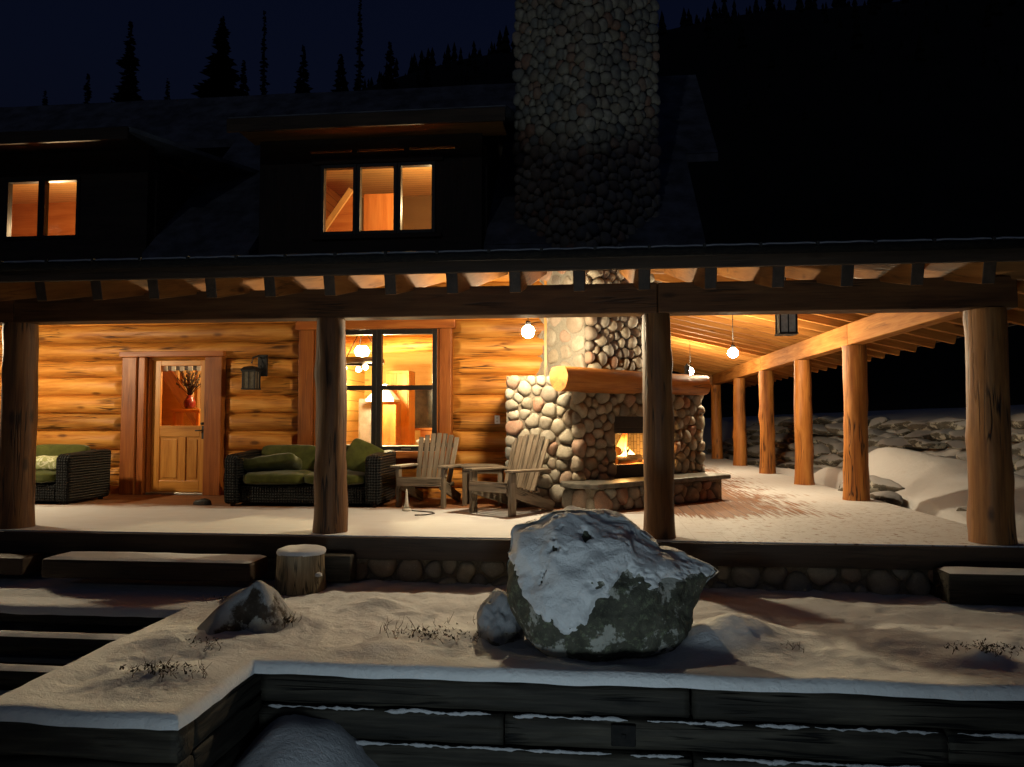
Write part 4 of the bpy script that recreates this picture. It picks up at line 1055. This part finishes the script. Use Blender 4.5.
def tvid(i, j):
    if (i, j) not in vid:
        x_, y_ = gx[i], gy[j]; d = min(segd(x_, y_, *e) for e in edges)
        rr = .06; z_ = terrace_z(x_, y_)
        if d < .35: z_ = z_ * smooth(.0, .35, d) + (-.462 + .012 * nz(x_ * 2.2, y_ * 2.2, 4)) * (1 - smooth(.0, .35, d))
        if d < rr: z_ -= rr * (1 - math.sqrt(max(0, 1 - (1 - d / rr) ** 2)))
        wv = (.014 * nz(x_ * 2.4, y_ * 2.4, 8) + .008 * nz(x_ * 9, y_ * 9, 4)) * smooth(.4, 0, d)
        vid[(i, j)] = len(tv_); tv_.append(V((x_ + wv, y_ + wv * 1.0, z_)))
    return vid[(i, j)]
for i in range(len(gx) - 1):
    for j in range(len(gy) - 1):
        if inside((gx[i] + gx[i + 1]) / 2, (gy[j] + gy[j + 1]) / 2):
            tf.append((tvid(i, j), tvid(i + 1, j), tvid(i + 1, j + 1), tvid(i, j + 1)))
# skirt at outline
from collections import Counter
ec = Counter()
for f in tf:
    for k in range(4): ec[tuple(sorted((f[k], f[(k + 1) % 4])))] += 1
low = {}
def lowv(i):
    if i not in low: low[i] = len(tv_); p_ = tv_[i]; tv_.append(V((p_.x, p_.y, p_.z - .016 + .008 * nz(p_.x * 4, p_.y * 4, 2))))
    return low[i]
for (a_, b_), c_ in list(ec.items()):
    if c_ == 1: tf.append((a_, b_, lowv(b_), lowv(a_)))
m = MB(); m.add(tv_, tf, None, .5, True); struct(m.build('snow_terrace', SNOWT))

# ------------------------------------------------------------------ TIMBER RETAINING WALL
def rough_timber(mb, p0, p1, w_, h_, tone=None, seed=0):
    p0 = V(p0); p1 = V(p1); d = p1 - p0; L_ = d.length; x_ = d.normalized(); y_ = V((0, 0, 1)).cross(x_).normalized(); z_ = V((0, 0, 1))
    n_ = max(3, int(L_ / .04)); sd_ = [(-.5 + .16 * (abs(q_) / .46) ** 4, q_) for q_ in (-.46, -.40, -.32, -.22, -.12, -.02, .08, .18, .28, .36, .42, .46)]; prof = sd_ + [(-.26, .49), (.26, .49)] + [(-p_[0], p_[1]) for p_ in sd_[::-1]] + [(.26, -.49), (-.26, -.49)]
    vs = []; gs = []; o = V((random.random() * 30, random.random() * 30, 0))
    for i in range(n_ + 1):
        t_ = i / n_ * L_
        for (a_, b_) in prof:
            r_ = .018 * nz(t_ * 1.2 + o.x, a_ * 2 + o.y, b_ * 2) + .010 * nz(t_ * 5 + o.x, a_ * 5, b_ * 12 + o.y) - .022 * max(0, nz(t_ * 2.1 + o.y, 3, b_ * 6 + o.x)) ** 1
            q_ = V((a_ * w_, b_ * h_)); l_ = q_.normalized() * r_
            vs.append(p0 + x_ * t_ + y_ * -(q_.x + l_.x) * -1 + z_ * (q_.y + l_.y * .6)); gs.append(V((t_, q_.x, q_.y)) + o)
    K_ = len(prof)
    fs = [(i * K_ + k, i * K_ + (k + 1) % K_, (i + 1) * K_ + (k + 1) % K_, (i + 1) * K_ + k) for i in range(n_) for k in range(K_)]
    fs += [tuple(range(K_))[::-1], tuple(n_ * K_ + k for k in range(K_))]
    mb.add(vs, fs, gs, tone, True)
rw = thing('retaining_wall', 'dark weathered timber retaining wall under the snowy terrace edge', 'wall')
H = .2
def ledge(parent, x0, x1, y, z, seed):
    rs = random.Random(seed); x_ = x0
    while x_ < x1 - .1:
        L_ = rs.uniform(.25, .9); e = min(x1, x_ + L_); n_ = max(8, int((e - x_) / .016)); pts = []; rr = []
        for i in range(n_ + 1):
            t_ = i / n_; px = x_ + (e - x_) * t_
            pts.append(V((px, y + .004, z - .004 + .010 * nz(px * 5, seed) + .007 * nz(px * 19, seed)))); rr.append(max(.002, (.009 + .014 * nz(px * 3, seed + 3) + .010 * nz(px * 17, seed) + .006 * nz(px * 50, seed)) * min(1, 8 * t_, 8 * (1 - t_))))
        m_ = MB(); m_.tube(pts, rr, 7); m_.build('ledge_snow', SNOW, parent); x_ = e + rs.uniform(-.08, .14)
top = -.55
for c_ in range(5):
    z_ = top - .095 - c_ * (H + .004); back = c_ * -.012
    cuts = [(RX0 + .03, .615), (.63, 4.2), (4.21, 6.5)] if c_ % 2 == 0 else [(RX0 + .03, -.55), (-.535, 2.1), (2.11, 6.5)]
    if c_ == 0: cuts = [(RX0 + .03, .605), (.63, 3.9), (3.91, 6.5)]
    for i, (a_, b_) in enumerate(cuts):
        m = MB(); rough_timber(m, (a_, FYR + .13 + back, z_), (b_, FYR + .13 + back, z_), .2, H, .2 + .7 * random.random()); to = m.build('timber', W_TIMB, rw)
        if c_ in (1, 2, 3): ledge(to, a_ + .05, b_ - .05, FYR + .035 + back, z_ + H / 2 + .004, 31 * c_ + i)
    # return and left front
    m = MB(); rough_timber(m, (RX0 - .13, FYL + .235, z_), (RX0 - .13, FYR + .25, z_), .2, H, .2 + .6 * random.random()); m.build('timber', W_TIMB, rw)
    m = MB(); rough_timber(m, (LX0 - .5, FYL + .13, z_), (RX0 - .035, FYL + .13, z_), .2, H, .2 + .6 * random.random()); m.build('timber', W_TIMB, rw)
    m = MB(); rough_timber(m, (LX0 + .13, FYL + .235, z_), (LX0 + .13, SY0 + .2, z_), .2, H, .2 + .6 * random.random()); m.build('timber', W_TIMB, rw)
m = MB(); m.box((.20, FYR + .024, -.84), (.15, .03, .13)); m.box((.20, FYR + .006, -.84), (.03, .02, .03)); m.build('notch_shade', BLACK, rw, .006)  # flat black block stands in for the shade of a notch
# stairs going down on the left
stt = thing('garden_stairs', 'dark timber stairs with snow dusted treads going down at left', 'stairs')
for i in range(5):
    z_ = -.55 - .17 * i; y_ = SY0 + .09 - .29 * i
    m = MB(); rough_timber(m, (-7, y_, z_ - .005), (LX0 + .02, y_, z_ - .005), .15, .155, .4); to = m.build('tread', W_TIMB, stt)
    if i: 
        snowpad(-6.9, LX0 + .01, y_ - .07, y_ + .055, z_ + .072, .018, to, 'tread_snow', .025, .006)
        m = MB(); m.span((-7, y_ + .08, z_ - .08), (LX0 + .02, y_ + .22, z_ + .04), .3); m.build('tread_fill', W_DARK, stt)

# ------------------------------------------------------------------ ROCKS ON THE TERRACE
def ico(sub):
    bm = bmesh.new(); bmesh.ops.create_icosphere(bm, subdivisions=sub, radius=1); v_ = [x.co.copy() for x in bm.verts]; f_ = [tuple(q_.index for q_ in x.verts) for x in bm.faces]; bm.free(); return v_, f_
outline = [(-.69, .10), (-.665, .24), (-.60, .335), (-.46, .395), (-.25, .42), (.0, .425), (.14, .385), (.30, .285), (.47, .20), (.66, .14), (.80, .095), (.875, .04), (.80, -.07), (.73, -.22), (.66, -.40), (.52, -.53), (.2, -.56), (-.2, -.56), (-.44, -.53), (-.58, -.44), (-.66, -.28), (-.70, -.08)]
BC = (.06, -.08)
opol = sorted([(math.atan2(z_ - BC[1], x_ - BC[0]), math.hypot(x_ - BC[0], z_ - BC[1])) for x_, z_ in outline])
def orad(an):
    n_ = len(opol)
    for i in range(n_):
        a0, r0 = opol[i]; a1, r1 = opol[(i + 1) % n_]
        if i == n_ - 1:
            a1 += 2 * math.pi
            if an < a0: an += 2 * math.pi
        if a0 <= an <= a1:
            t_ = (an - a0) / (a1 - a0); return r0 + (r1 - r0) * t_
    return opol[0][1]
iv, if_ = ico(7)
def boulder_pt(d, off=0):
    an = math.atan2(d.z, d.x); u_ = math.hypot(d.x, d.z); r_ = orad(an)
    x_ = BC[0] + math.cos(an) * r_ * u_ ** .85; z_ = BC[1] + math.sin(an) * r_ * u_ ** .85
    y_ = (1 if d.y > 0 else -1) * abs(d.y) ** .8 * .52
    # face leans back towards the top, tip is thinner
    y_ *= 1 - .35 * smooth(.2, .85, x_); y_ += .22 * smooth(-.5, .5, z_) if d.y < 0 else .0
    p_ = V((x_, y_, z_))
    n_ = d.normalized()
    k_ = .035 * noise.fractal(p_ * 2.2 + V((3, 1, 7)), 1, 2, 4) + .022 * noise.fractal(p_ * 6 + V((9, 4, 2)), 1, 2, 3)
    k_ -= .03 * abs(nz(p_.x * 3.1 + 4, p_.y * 3, p_.z * 3.1))
    return p_ + n_ * (k_ + off)
BL = V((.065, 5.40, 0))
bp = [boulder_pt(d) for d in iv]
br = thing('boulder', 'large mossy boulder with snow covered top in the middle of the terrace', 'boulder', BL); br.scale = (.925, .95, .965); br.location.z = -.012
m = MB(); m.add(bp, if_, None, .5, True); m.build('rock', BOULDER, br)
def snowline(x_):
    pts_ = [(-.9, .18), (-.70, .10), (-.62, .0), (-.5, -.12), (-.40, -.26), (-.25, -.30), (-.12, -.27), (-.02, -.10), (.1, .0), (.2, .08), (.3, .02), (.42, .02), (.6, .03), (.75, .03), (.9, -.03)]
    for (a, b), (c_, d_) in zip(pts_, pts_[1:]):
        if a <= x_ <= c_: return b + (d_ - b) * (x_ - a) / (c_ - a)
    return .0
keep = {}
sv = []
for i, p_ in enumerate(bp):
    sl_ = snowline(p_.x) + .055 * noise.fractal(V((p_.x * 7, p_.z * 7, 2)), 1, 2, 6) + .03 * nz(p_.x * 30, p_.y * 30, p_.z * 30)
    if p_.y > .05: sl_ = max(sl_, .12)
    d_ = p_.z - sl_
    hole_ = noise.fractal(p_ * 6.5 + V((1, 5, 3)), 1, 2, 6) + .12 * nz(p_.x * 40, p_.y * 40, p_.z * 40)
    hk = smooth(.46, .62, hole_) if p_.z < .42 else 0
    thick = .036 * smooth(-.01, .07, d_) * (1 - hk) - .012 * (1 - smooth(-.03, .02, d_)) - .02 * hk
    thick += (.022 * nz(p_.x * 5, p_.y * 5, p_.z * 9) - .034 * abs(nz(p_.x * 3 + 3, p_.y * 3, p_.z * 7)) + .014 + .007 * nz(p_.x * 16, p_.y * 16, p_.z * 24)) * smooth(0, .06, d_)
    keep[i] = d_ > -.05
    sv.append(p_ + iv[i].normalized() * thick)
m = MB(); mp = {}; vs = []; fs = []
for f in if_:
    if all(keep[i] for i in f):
        for i in f:
            if i not in mp: mp[i] = len(vs); vs.append(sv[i])
        fs.append(tuple(mp[i] for i in f))
m.add(vs, fs, None, .5, True); m.build('snow_cap', SNOWT, br)

def lump_rock(name, label, cat, loc, sx, sy, sz, seed, mat, group=None, sub=4, rough=.22, cut=-.3, rz=0, tris=None, facets=9):
    vs_, fs_ = ico(sub) if tris is None else tris
    out_ = []
    for d in vs_:
        if facets == 0: d = d.copy()
        n_ = 1 + rough * noise.fractal(d * 1.3 + V((seed * 3.1, seed, 2)), 1, 2, 4)
        p_ = V((d.x * n_, d.y * n_, d.z * n_)); 
        # facet
        for k in range(facets):
            rs = random.Random(seed * 17 + k); fn = V((rs.uniform(-1, 1), rs.uniform(-1, 1), rs.uniform(-.6, 1))).normalized(); dd = rs.uniform(.5, .8)
            e = p_.dot(fn) - dd
            if e > 0: p_ -= fn * e * .85
        p_ = V((p_.x * sx, p_.y * sy, max(cut, p_.z) * sz)); out_.append(p_)
    m_ = MB(); m_.add(out_, fs_, None, random.random(), True); o = m_.build(name, mat); o.location = loc; o.rotation_euler = (0, 0, rz); tag(o, label, cat, group); return o
lump_rock('rock', 'small snow covered rock leaning against the left side of the boulder', 'rock', (-.665, 5.50, -.42), .17, .2, .25, 5, ROCKS, None, 5, .25, -.4, 0, None, 0)
# pointed rock in a snow drift, shaded front put in as dark colour
n_ = 56; vs = []; fs = []
for j in range(n_ + 1):
    for i in range(n_ + 1):
        a = i / n_ * 2 - 1; b = j / n_ * 2 - 1
        x_ = a * .56; y_ = b * .5
        ax = x_ / (.46 if x_ < 0 else .22); ay = y_ / ((.14 + .3 * smooth(-.02, -.22, x_)) if y_ < 0 else .5)
        r_ = math.hypot(ax, ay)
        h_ = .37 * max(0, 1 - r_ ** 1.35) ** .95 * (1 + .12 * nz(x_ * 6, y_ * 6)) + .012 * noise.fractal(V((x_ * 9, y_ * 9, 1)), 1, 2, 3) * max(0, 1.1 - r_)
        vs.append(V((x_, y_ - (.03 * nz(x_ * 7, 5) if y_ < 0 else 0), h_ - .06 * smooth(.9, 1.6, r_))))
for j in range(n_):
    for i in range(n_): fs.append((j * (n_ + 1) + i, j * (n_ + 1) + i + 1, (j + 1) * (n_ + 1) + i + 1, (j + 1) * (n_ + 1) + i))
m = MB(); m.add(vs, fs, None, .5, True); o = m.build('rock', ROCKD); o.location = (-2.50, 5.44, -.475); tag(o, 'pointed rock in a snow drift near the stump, its shaded side painted dark', 'rock')
# stump
t = thing('tree_stump', 'cut tree stump with a flat cap of snow near the porch step', 'stump', (-2.63, 6.62, -.5))
m = MB(); m.log((0, 0, 0), (.0, 0, .40), .215, .205, 26, .05, .012, .6, 0, 0, .03, .05); m.build('trunk', W_STUMP, t)
vs = []; K_ = 28
for s_, z_ in ((1.01, .392), (1.03, .41), (.98, .432), (.8, .44), (.4, .445)):
    vs += [V((math.cos(k * 6.283 / K_) * .215 * s_, math.sin(k * 6.283 / K_) * .215 * s_, z_ + .008 * nz(k * .4, s_ * 3))) for k in range(K_)]
vs.append(V((0, 0, .446)))
m = MB(); m.add(vs, [(i * K_ + k, i * K_ + (k + 1) % K_, i * K_ + K_ + (k + 1) % K_, i * K_ + K_ + k) for i in range(4) for k in range(K_)] + [(4 * K_ + k, 4 * K_ + (k + 1) % K_, 5 * K_) for k in range(K_)], None, .5, True)
m.build('snow_cap', SNOW, t)
m = MB(); m.lathe([(.01, 0), (.035, .008), (.03, .03), (.01, .04)], (0, 0, 0), 10); 
o = m.build('knot', SNOW, t); o.location = (.2, -.1, .2)

# ------------------------------------------------------------------ DRY WEEDS
def weed(loc, label, n_, spread, h_, lf, seed, rx=1.0):
    rs = random.Random(seed); t_ = thing('dry_weed', label, 'plant', (loc[0], loc[1], terrace_z(loc[0], loc[1])))
    m_ = MB()
    for i in range(n_):
        a = rs.random() * 6.283; r_ = spread * rs.random() ** .6; b = V((math.cos(a) * r_ * rx, math.sin(a) * r_ * .5, -.02)); d = V((rs.uniform(-1, 1) * .6, rs.uniform(-1, 1) * .4, 1)) * h_ * rs.uniform(.4, 1)
        md = b + d * .55 + V((rs.uniform(-.02, .02), 0, 0)); m_.tube([b, md, b + d], [.0022, .0017, .001], 4)
        if rs.random() < .6: m_.tube([md, md + V((rs.uniform(-.05, .05), rs.uniform(-.04, .04), rs.uniform(.01, .05)))], [.0016, .0008], 4)
    m_.build('stalk', TWIG, t_)['kind'] = 'stuff'
    if lf:
        m_ = MB()
        for i in range(lf):
            a = rs.random() * 6.283; r_ = spread * rs.random() ** .7; c_ = V((math.cos(a) * r_ * rx, math.sin(a) * r_ * .55, rs.uniform(0, .035) + .006)); s_ = rs.uniform(.006, .017)
            ex = V((rs.uniform(-1, 1), rs.uniform(-1, 1), rs.uniform(-.6, .6))).normalized() * s_; ey = V((rs.uniform(-1, 1), rs.uniform(-1, 1), rs.uniform(-.6, .6))).normalized() * s_ * .6
            m_.add([c_ - ex, c_ + ey, c_ + ex + V((0, 0, .01)), c_ - ey], [(0, 1, 2, 3)], None, rs.random(), True)
        m_.build('dead_leaf', LEAF, t_)['kind'] = 'stuff'
    return t_
weed((-1.12, 5.32), 'low dark line of dead weeds on the terrace left of the boulder', 30, .26, .07, 110, 1, 1.4)
weed((-1.42, 5.5), 'sparse thin upright weed stalks on snow, leftmost before the boulder', 10, .16, .16, 0, 2)
weed((-.88, 5.6), 'sparse thin weed stalks on snow nearest the boulder', 12, .26, .14, 8, 3)
weed((-2.32, 5.5), 'dark clump of dead leaves beside the pointed rock', 20, .11, .11, 120, 4)
weed((-2.58, 4.33), 'wide flattened patch of dead leaves at the front left terrace corner', 22, .22, .10, 150, 5, 1.3)
weed((-2.66, 4.95), 'small faint patch of dead weeds below the pointed rock', 10, .15, .05, 50, 6)
weed((2.58, 5.22), 'dark flattened weed clump on the snow at the far right', 16, .2, .06, 130, 7, 1.3)
weed((1.33, 5.28), 'single thin weed with few twigs right of the boulder', 7, .12, .1, 8, 8)
weed((-3.05, 6.1), 'small dark weeds poking from snow between step and pointed rock', 8, .14, .05, 60, 9, 1.5)

# ------------------------------------------------------------------ GROUND, BANK, HILL
def gz(x_, y_):
    z_ = -1.32 + .05 * nz(x_ * .7, y_ * .7)
    # snow pile in the inner corner of the retaining wall
    pr = ((x_ + 1.84) / .44) ** 2 + ((y_ - 4.68) / .75) ** 2
    z_ += (.52 + .06 * nz(x_ * 2.5, y_ * 2.5, 2)) * math.exp(-pr ** 1.15) + .10 * math.exp(-((x_ + 1.2) / .5) ** 2 - ((y_ - 4.5) / .6) ** 2) + .02 * nz(x_ * 6, y_ * 6) + .010 * nz(x_ * 16, y_ * 16)
    # side yard, level with the deck
    sd = smooth(3.9, 4.5, x_) * smooth(6.8, 8.0, y_)
    yard = -.16 + .05 * nz(x_ * .9, y_ * .9, 3) + .02 * nz(x_ * 3, y_ * 3, 6)
    for (cx, cy_, a_, sx, sy) in ((5.1, 12.6, .52, .8, 1.2), (6.1, 12.0, .48, 1.1, 1.5), (5.0, 10.6, .22, .7, .9), (4.6, 14.6, .36, .5, 1.1), (4.75, 13.0, .3, .4, .7), (4.4, 18, .2, .6, 2), (5.9, 10.2, .25, .8, .8), (4.55, 9.4, .06, .5, .7)):
        yard += a_ * math.exp(-((x_ - cx) / sx) ** 2 - ((y_ - cy_) / sy) ** 2)
    yard += smooth(5.5, 9, y_) * 0
    bx = 7.0 - (y_ - 13) * .19
    yard += (1.25 * max(0, min(1, (x_ - bx + .25) / 2.05)) - .02) * smooth(8, 11, y_) + .05 * max(0, min(30, x_ - bx - 1.5)) * smooth(8, 11, y_)
    z_ = z_ * (1 - sd) + yard * sd
    und = smooth(4.9, 5.6, y_) * (1 - sd); z_ = z_ * (1 - und) + (-.95) * und
    return z_
def nonuni(keys):
    out_ = []
    for (a, b, n_) in keys: out_ += [a + (b - a) * i / n_ for i in range(n_)]
    return out_ + [keys[-1][1]]
xs = nonuni([(-300, -40, 8), (-40, -6, 12), (-6, -2.6, 10), (-2.6, -1.0, 30), (-1, 3.8, 16), (3.8, 8, 50), (8, 14, 20), (14, 60, 14), (60, 300, 8)])
ys = nonuni([(-300, -20, 8), (-20, 2, 10), (2, 3.2, 8), (3.2, 5.0, 34), (5.0, 7.5, 10), (7.5, 20, 100), (20, 30, 30), (30, 60, 10), (60, 300, 6)])
vs = [V((x_, y_, gz(x_, y_))) for y_ in ys for x_ in xs]; nx = len(xs)
m = MB(); m.add(vs, [(j * nx + i, j * nx + i + 1, (j + 1) * nx + i + 1, (j + 1) * nx + i) for j in range(len(ys) - 1) for i in range(nx - 1)], None, .5, True)
struct(m.build('ground', SNOW))
# rock bank
rs = random.Random(5); T3 = ico(3)
pos = ['near the right corner post', 'behind the second porch post', 'behind the middle porch posts', 'far along the porch posts']
kinds = ['flat snow topped rock', 'dark angular rock', 'rounded snowy rock', 'broad snowy slab', 'brown rock with thin snow']
kk = 0
y = 9.6
while y < 27:
    bx = 7.0 - (y - 13) * .19
    for row in range(6):
        s_ = rs.uniform(.24, .46) * (1 if y < 20 else 1.1)
        x_ = bx - .3 + row * .34 + rs.uniform(-.1, .1); yy = y + rs.uniform(-.2, .2) + (.3 if row % 2 else 0)
        z_ = -.14 + row * .235 + rs.uniform(-.07, .07)
        sect = pos[min(3, int((y - 9.6) / 4.4))]
        level = ['bottom', 'second', 'third', 'fourth', 'fifth', 'top'][row]
        lump_rock('rock', '%s, %s row of bank, %s' % (kinds[kk % 5], level, sect), 'rock', (x_, yy, z_), s_ * 1.2, s_ * rs.uniform(1.0, 1.6), s_ * rs.uniform(.38, .6), 40 + kk, ROCK, 'rocks of the snowy bank', 3, .2, -.6, rs.uniform(-.4, .4), T3)
        kk += 1
    y += rs.uniform(.55, .8) * (1 if y < 18 else 1.35)
lump_rock('rock', 'long dark slab rising from snow behind the second porch post', 'rock', (4.28, 11.95, .08), .28, .55, .2, 301, ROCK, None, 4, .2, -.6, .5)
lump_rock('rock', 'low snowy brown rock in front of the long slab by the post', 'rock', (4.2, 11.3, -.03), .22, .4, .14, 302, ROCKW, None, 4, .2, -.6, .3)
lump_rock('rock', 'small dark rock tip showing through the snow mound', 'rock', (4.72, 9.85, -.04), .17, .12, .09, 303, ROCK, None, 4, .2, -.6, 0)

# hill with dark forest
def hz(x_, y_):
    t_ = smooth(34 - 10 * smooth(8, 22, x_), 92, y_); pk = 41 + 8 * smooth(-42, -8, x_) + 2.6 * smooth(0, 20, x_) + 1.2 * nz(x_ * .06, 3) + .6 * nz(x_ * .2, 8)
    return -2 + t_ * pk
xs = [-220 + i * 5 for i in range(89)]; ys = [26 + i * 4 for i in range(21)]; nx = len(xs)
m = MB(); m.add([V((a, b, hz(a, b))) for b in ys for a in xs], [(j * nx + i, j * nx + i + 1, (j + 1) * nx + i + 1, (j + 1) * nx + i) for j in range(len(ys) - 1) for i in range(nx - 1)], None, .5, True)
struct(m.build('hill', HILL))
m = MB(); rs = random.Random(9)
for i in range(1600):
    x_ = rs.uniform(-110, 110); y_ = rs.choice((rs.uniform(60, 92), rs.uniform(84, 94))); z_ = hz(x_, y_) - .3; h_ = rs.choice((rs.uniform(.5, 1.6), rs.uniform(1.0, 3.6))); r_ = h_ * .2
    for k in range(3):
        K_ = 6; b0_ = z_ + h_ * (.1 + .28 * k); t0 = z_ + h_ * min(1, .55 + .25 * k); rr = r_ * (1 - .25 * k)
        ring = [V((x_ + math.cos(q_ * 6.283 / K_ + i) * rr * rs.uniform(.6, 1.2), y_ + math.sin(q_ * 6.283 / K_ + i) * rr, b0_ + rs.uniform(-.1, .1))) for q_ in range(K_)]
        m.add(ring + [V((x_, y_, t0))], [(q_, (q_ + 1) % K_, K_) for q_ in range(K_)], None, .5, False)
fo_ = m.build('forest', CONIFER); fo_['kind'] = 'stuff'
def conifer(x_, y_, ztop, base, wid, label, seed, dens=1.0):
    rs = random.Random(seed); t_ = thing('conifer_tree', label, 'tree', (x_, y_, base), 0, 'conifers against the night sky'); h_ = ztop - base
    m_ = MB(); m_.tube([(0, 0, 0), (0, 0, h_ * .5), (0, 0, h_ * .985)], [h_ * .012, h_ * .008, .02], 7); m_.build('trunk', TRUNK, t_)
    m_ = MB(); n_ = int(h_ * 42 * dens)
    for i in range(n_):
        u_ = rs.uniform(.08, 1) ** .8; z_ = h_ * u_; L_ = wid * (1 - u_) ** .85 * rs.uniform(.3, 1.15) * (.7 + .6 * nz(z_ * 1.4, seed)) + .12; a = rs.random() * 6.283
        d = V((math.cos(a), math.sin(a), -.35)); sd = V((-math.sin(a), math.cos(a), 0))
        p0 = V((0, 0, z_)); p1 = p0 + d * L_ * .5 + V((0, 0, .02)); p2 = p0 + d * L_ + V((0, 0, .1 * L_)); w_ = L_ * .2 + .05
        m_.add([p0, p1 + sd * w_, p2, p1 - sd * w_, p1 + sd * w_ * .6 - V((0, 0, w_)), p1 - sd * w_ * .6 - V((0, 0, w_ * .8))], [(0, 1, 2, 3), (0, 4, 2), (0, 5, 2)], None, rs.random(), False)
    m_.build('crown', CONIFER, t_)
for i, (x_, zt, wd, dn, lb) in enumerate(((-33.5, 30.6, 1.7, 1, 'narrow tall spruce standing alone above the roof at left'), (-26.7, 30.9, 3.0, 1.3, 'broadest dark spruce above the roof left of centre'), (-37.6, 27.4, 1.1, .8, 'short thin spruce near the left corner of the sky'), (-23.2, 30.8, .6, .45, 'thin bare topped snag right of the broadest spruce'), (-20.5, 28.4, 1.5, .7, 'ragged medium conifer above the middle of the roof'), (-17.9, 27.9, 1.9, .9, 'bushy conifer above the middle dormer'), (-16.1, 31.5, .55, .4, 'very tall sparse snag above the middle dormer'), (-40.6, 26.0, 1.3, .9, 'small spruce at the far left edge above the roof'), (-31.2, 26.7, 1.0, .6, 'low thin conifer between the two tall spruces'), (-13.9, 28.0, 1.6, .8, 'low conifer where the dark hill begins'), (-25.0, 27.5, 1.3, .8, 'low conifer close beside the broadest spruce'), (-11.5, 27.3, 1.2, .8, 'rightmost low conifer left of the chimney'))):
    conifer(x_, 50 + (i % 3) * .6, zt, 8, wd * 2.4, lb, 60 + i, dn)

# ------------------------------------------------------------------ LIGHT
yl = thing('assumed_yard_light', 'assumed low cool white yard flood light, out of view on the ground in front of the terrace', 'light', (-.4, .08, -1.42))  # unseen fixture, assumed from the cool light on boulder, snow edge and chimney
m = MB(); m.tube([(0, 0, 0), (0, 0, .34)], .02, 8); m.build('stake', IRON, yl)
m = MB(); m.lathe([(.05, 0), (.1, .02), (.11, .1), (.10, .105), (.09, .04), (.02, .03)], (0, 0, .42), 16, M=Matrix.Rotation(R(-80), 3, 'X')); m.build('housing', IRON, yl)
sp = bpy.data.lights.new('assumed_yard_spot', 'SPOT'); sp.energy = 300; sp.color = (.70, .90, 1); sp.spot_size = R(104); sp.spot_blend = 1.0; sp.shadow_soft_size = .4  # added spot for the assumed flood light, supplies the cool frontal light
so = bpy.data.objects.new('assumed_yard_spot', sp); so.location = (-.4, .3, -1.08); so.rotation_euler = (R(118), 0, R(-4)); col.objects.link(so)

su = bpy.data.lights.new('moon_fill', 'SUN'); su.energy = .03; su.angle = R(.5); su.color = (.86, .94, 1)  # faint fill added from the front; no moon is in view
suo = bpy.data.objects.new('moon_fill', su); suo.rotation_euler = (R(69), 0, R(-14)); col.objects.link(suo)
wd = bpy.data.worlds.new('World'); sc.world = wd; wd.use_nodes = True
nt = wd.node_tree; nt.nodes.clear()
sky = nt.nodes.new('ShaderNodeTexSky'); sky.sky_type = 'NISHITA'; sky.sun_disc = False; sky.sun_elevation = R(-3); sky.sun_rotation = R(160)
mu = nt.nodes.new('ShaderNodeMixRGB'); mu.blend_type = 'MULTIPLY'; mu.inputs[0].default_value = 1; mu.inputs[2].default_value = (.30, .48, 1.2, 1)
bg = nt.nodes.new('ShaderNodeBackground'); bg.inputs[1].default_value = .12
ou = nt.nodes.new('ShaderNodeOutputWorld')
nt.links.new(sky.outputs[0], mu.inputs[1]); nt.links.new(mu.outputs[0], bg.inputs[0]); nt.links.new(bg.outputs[0], ou.inputs[0])
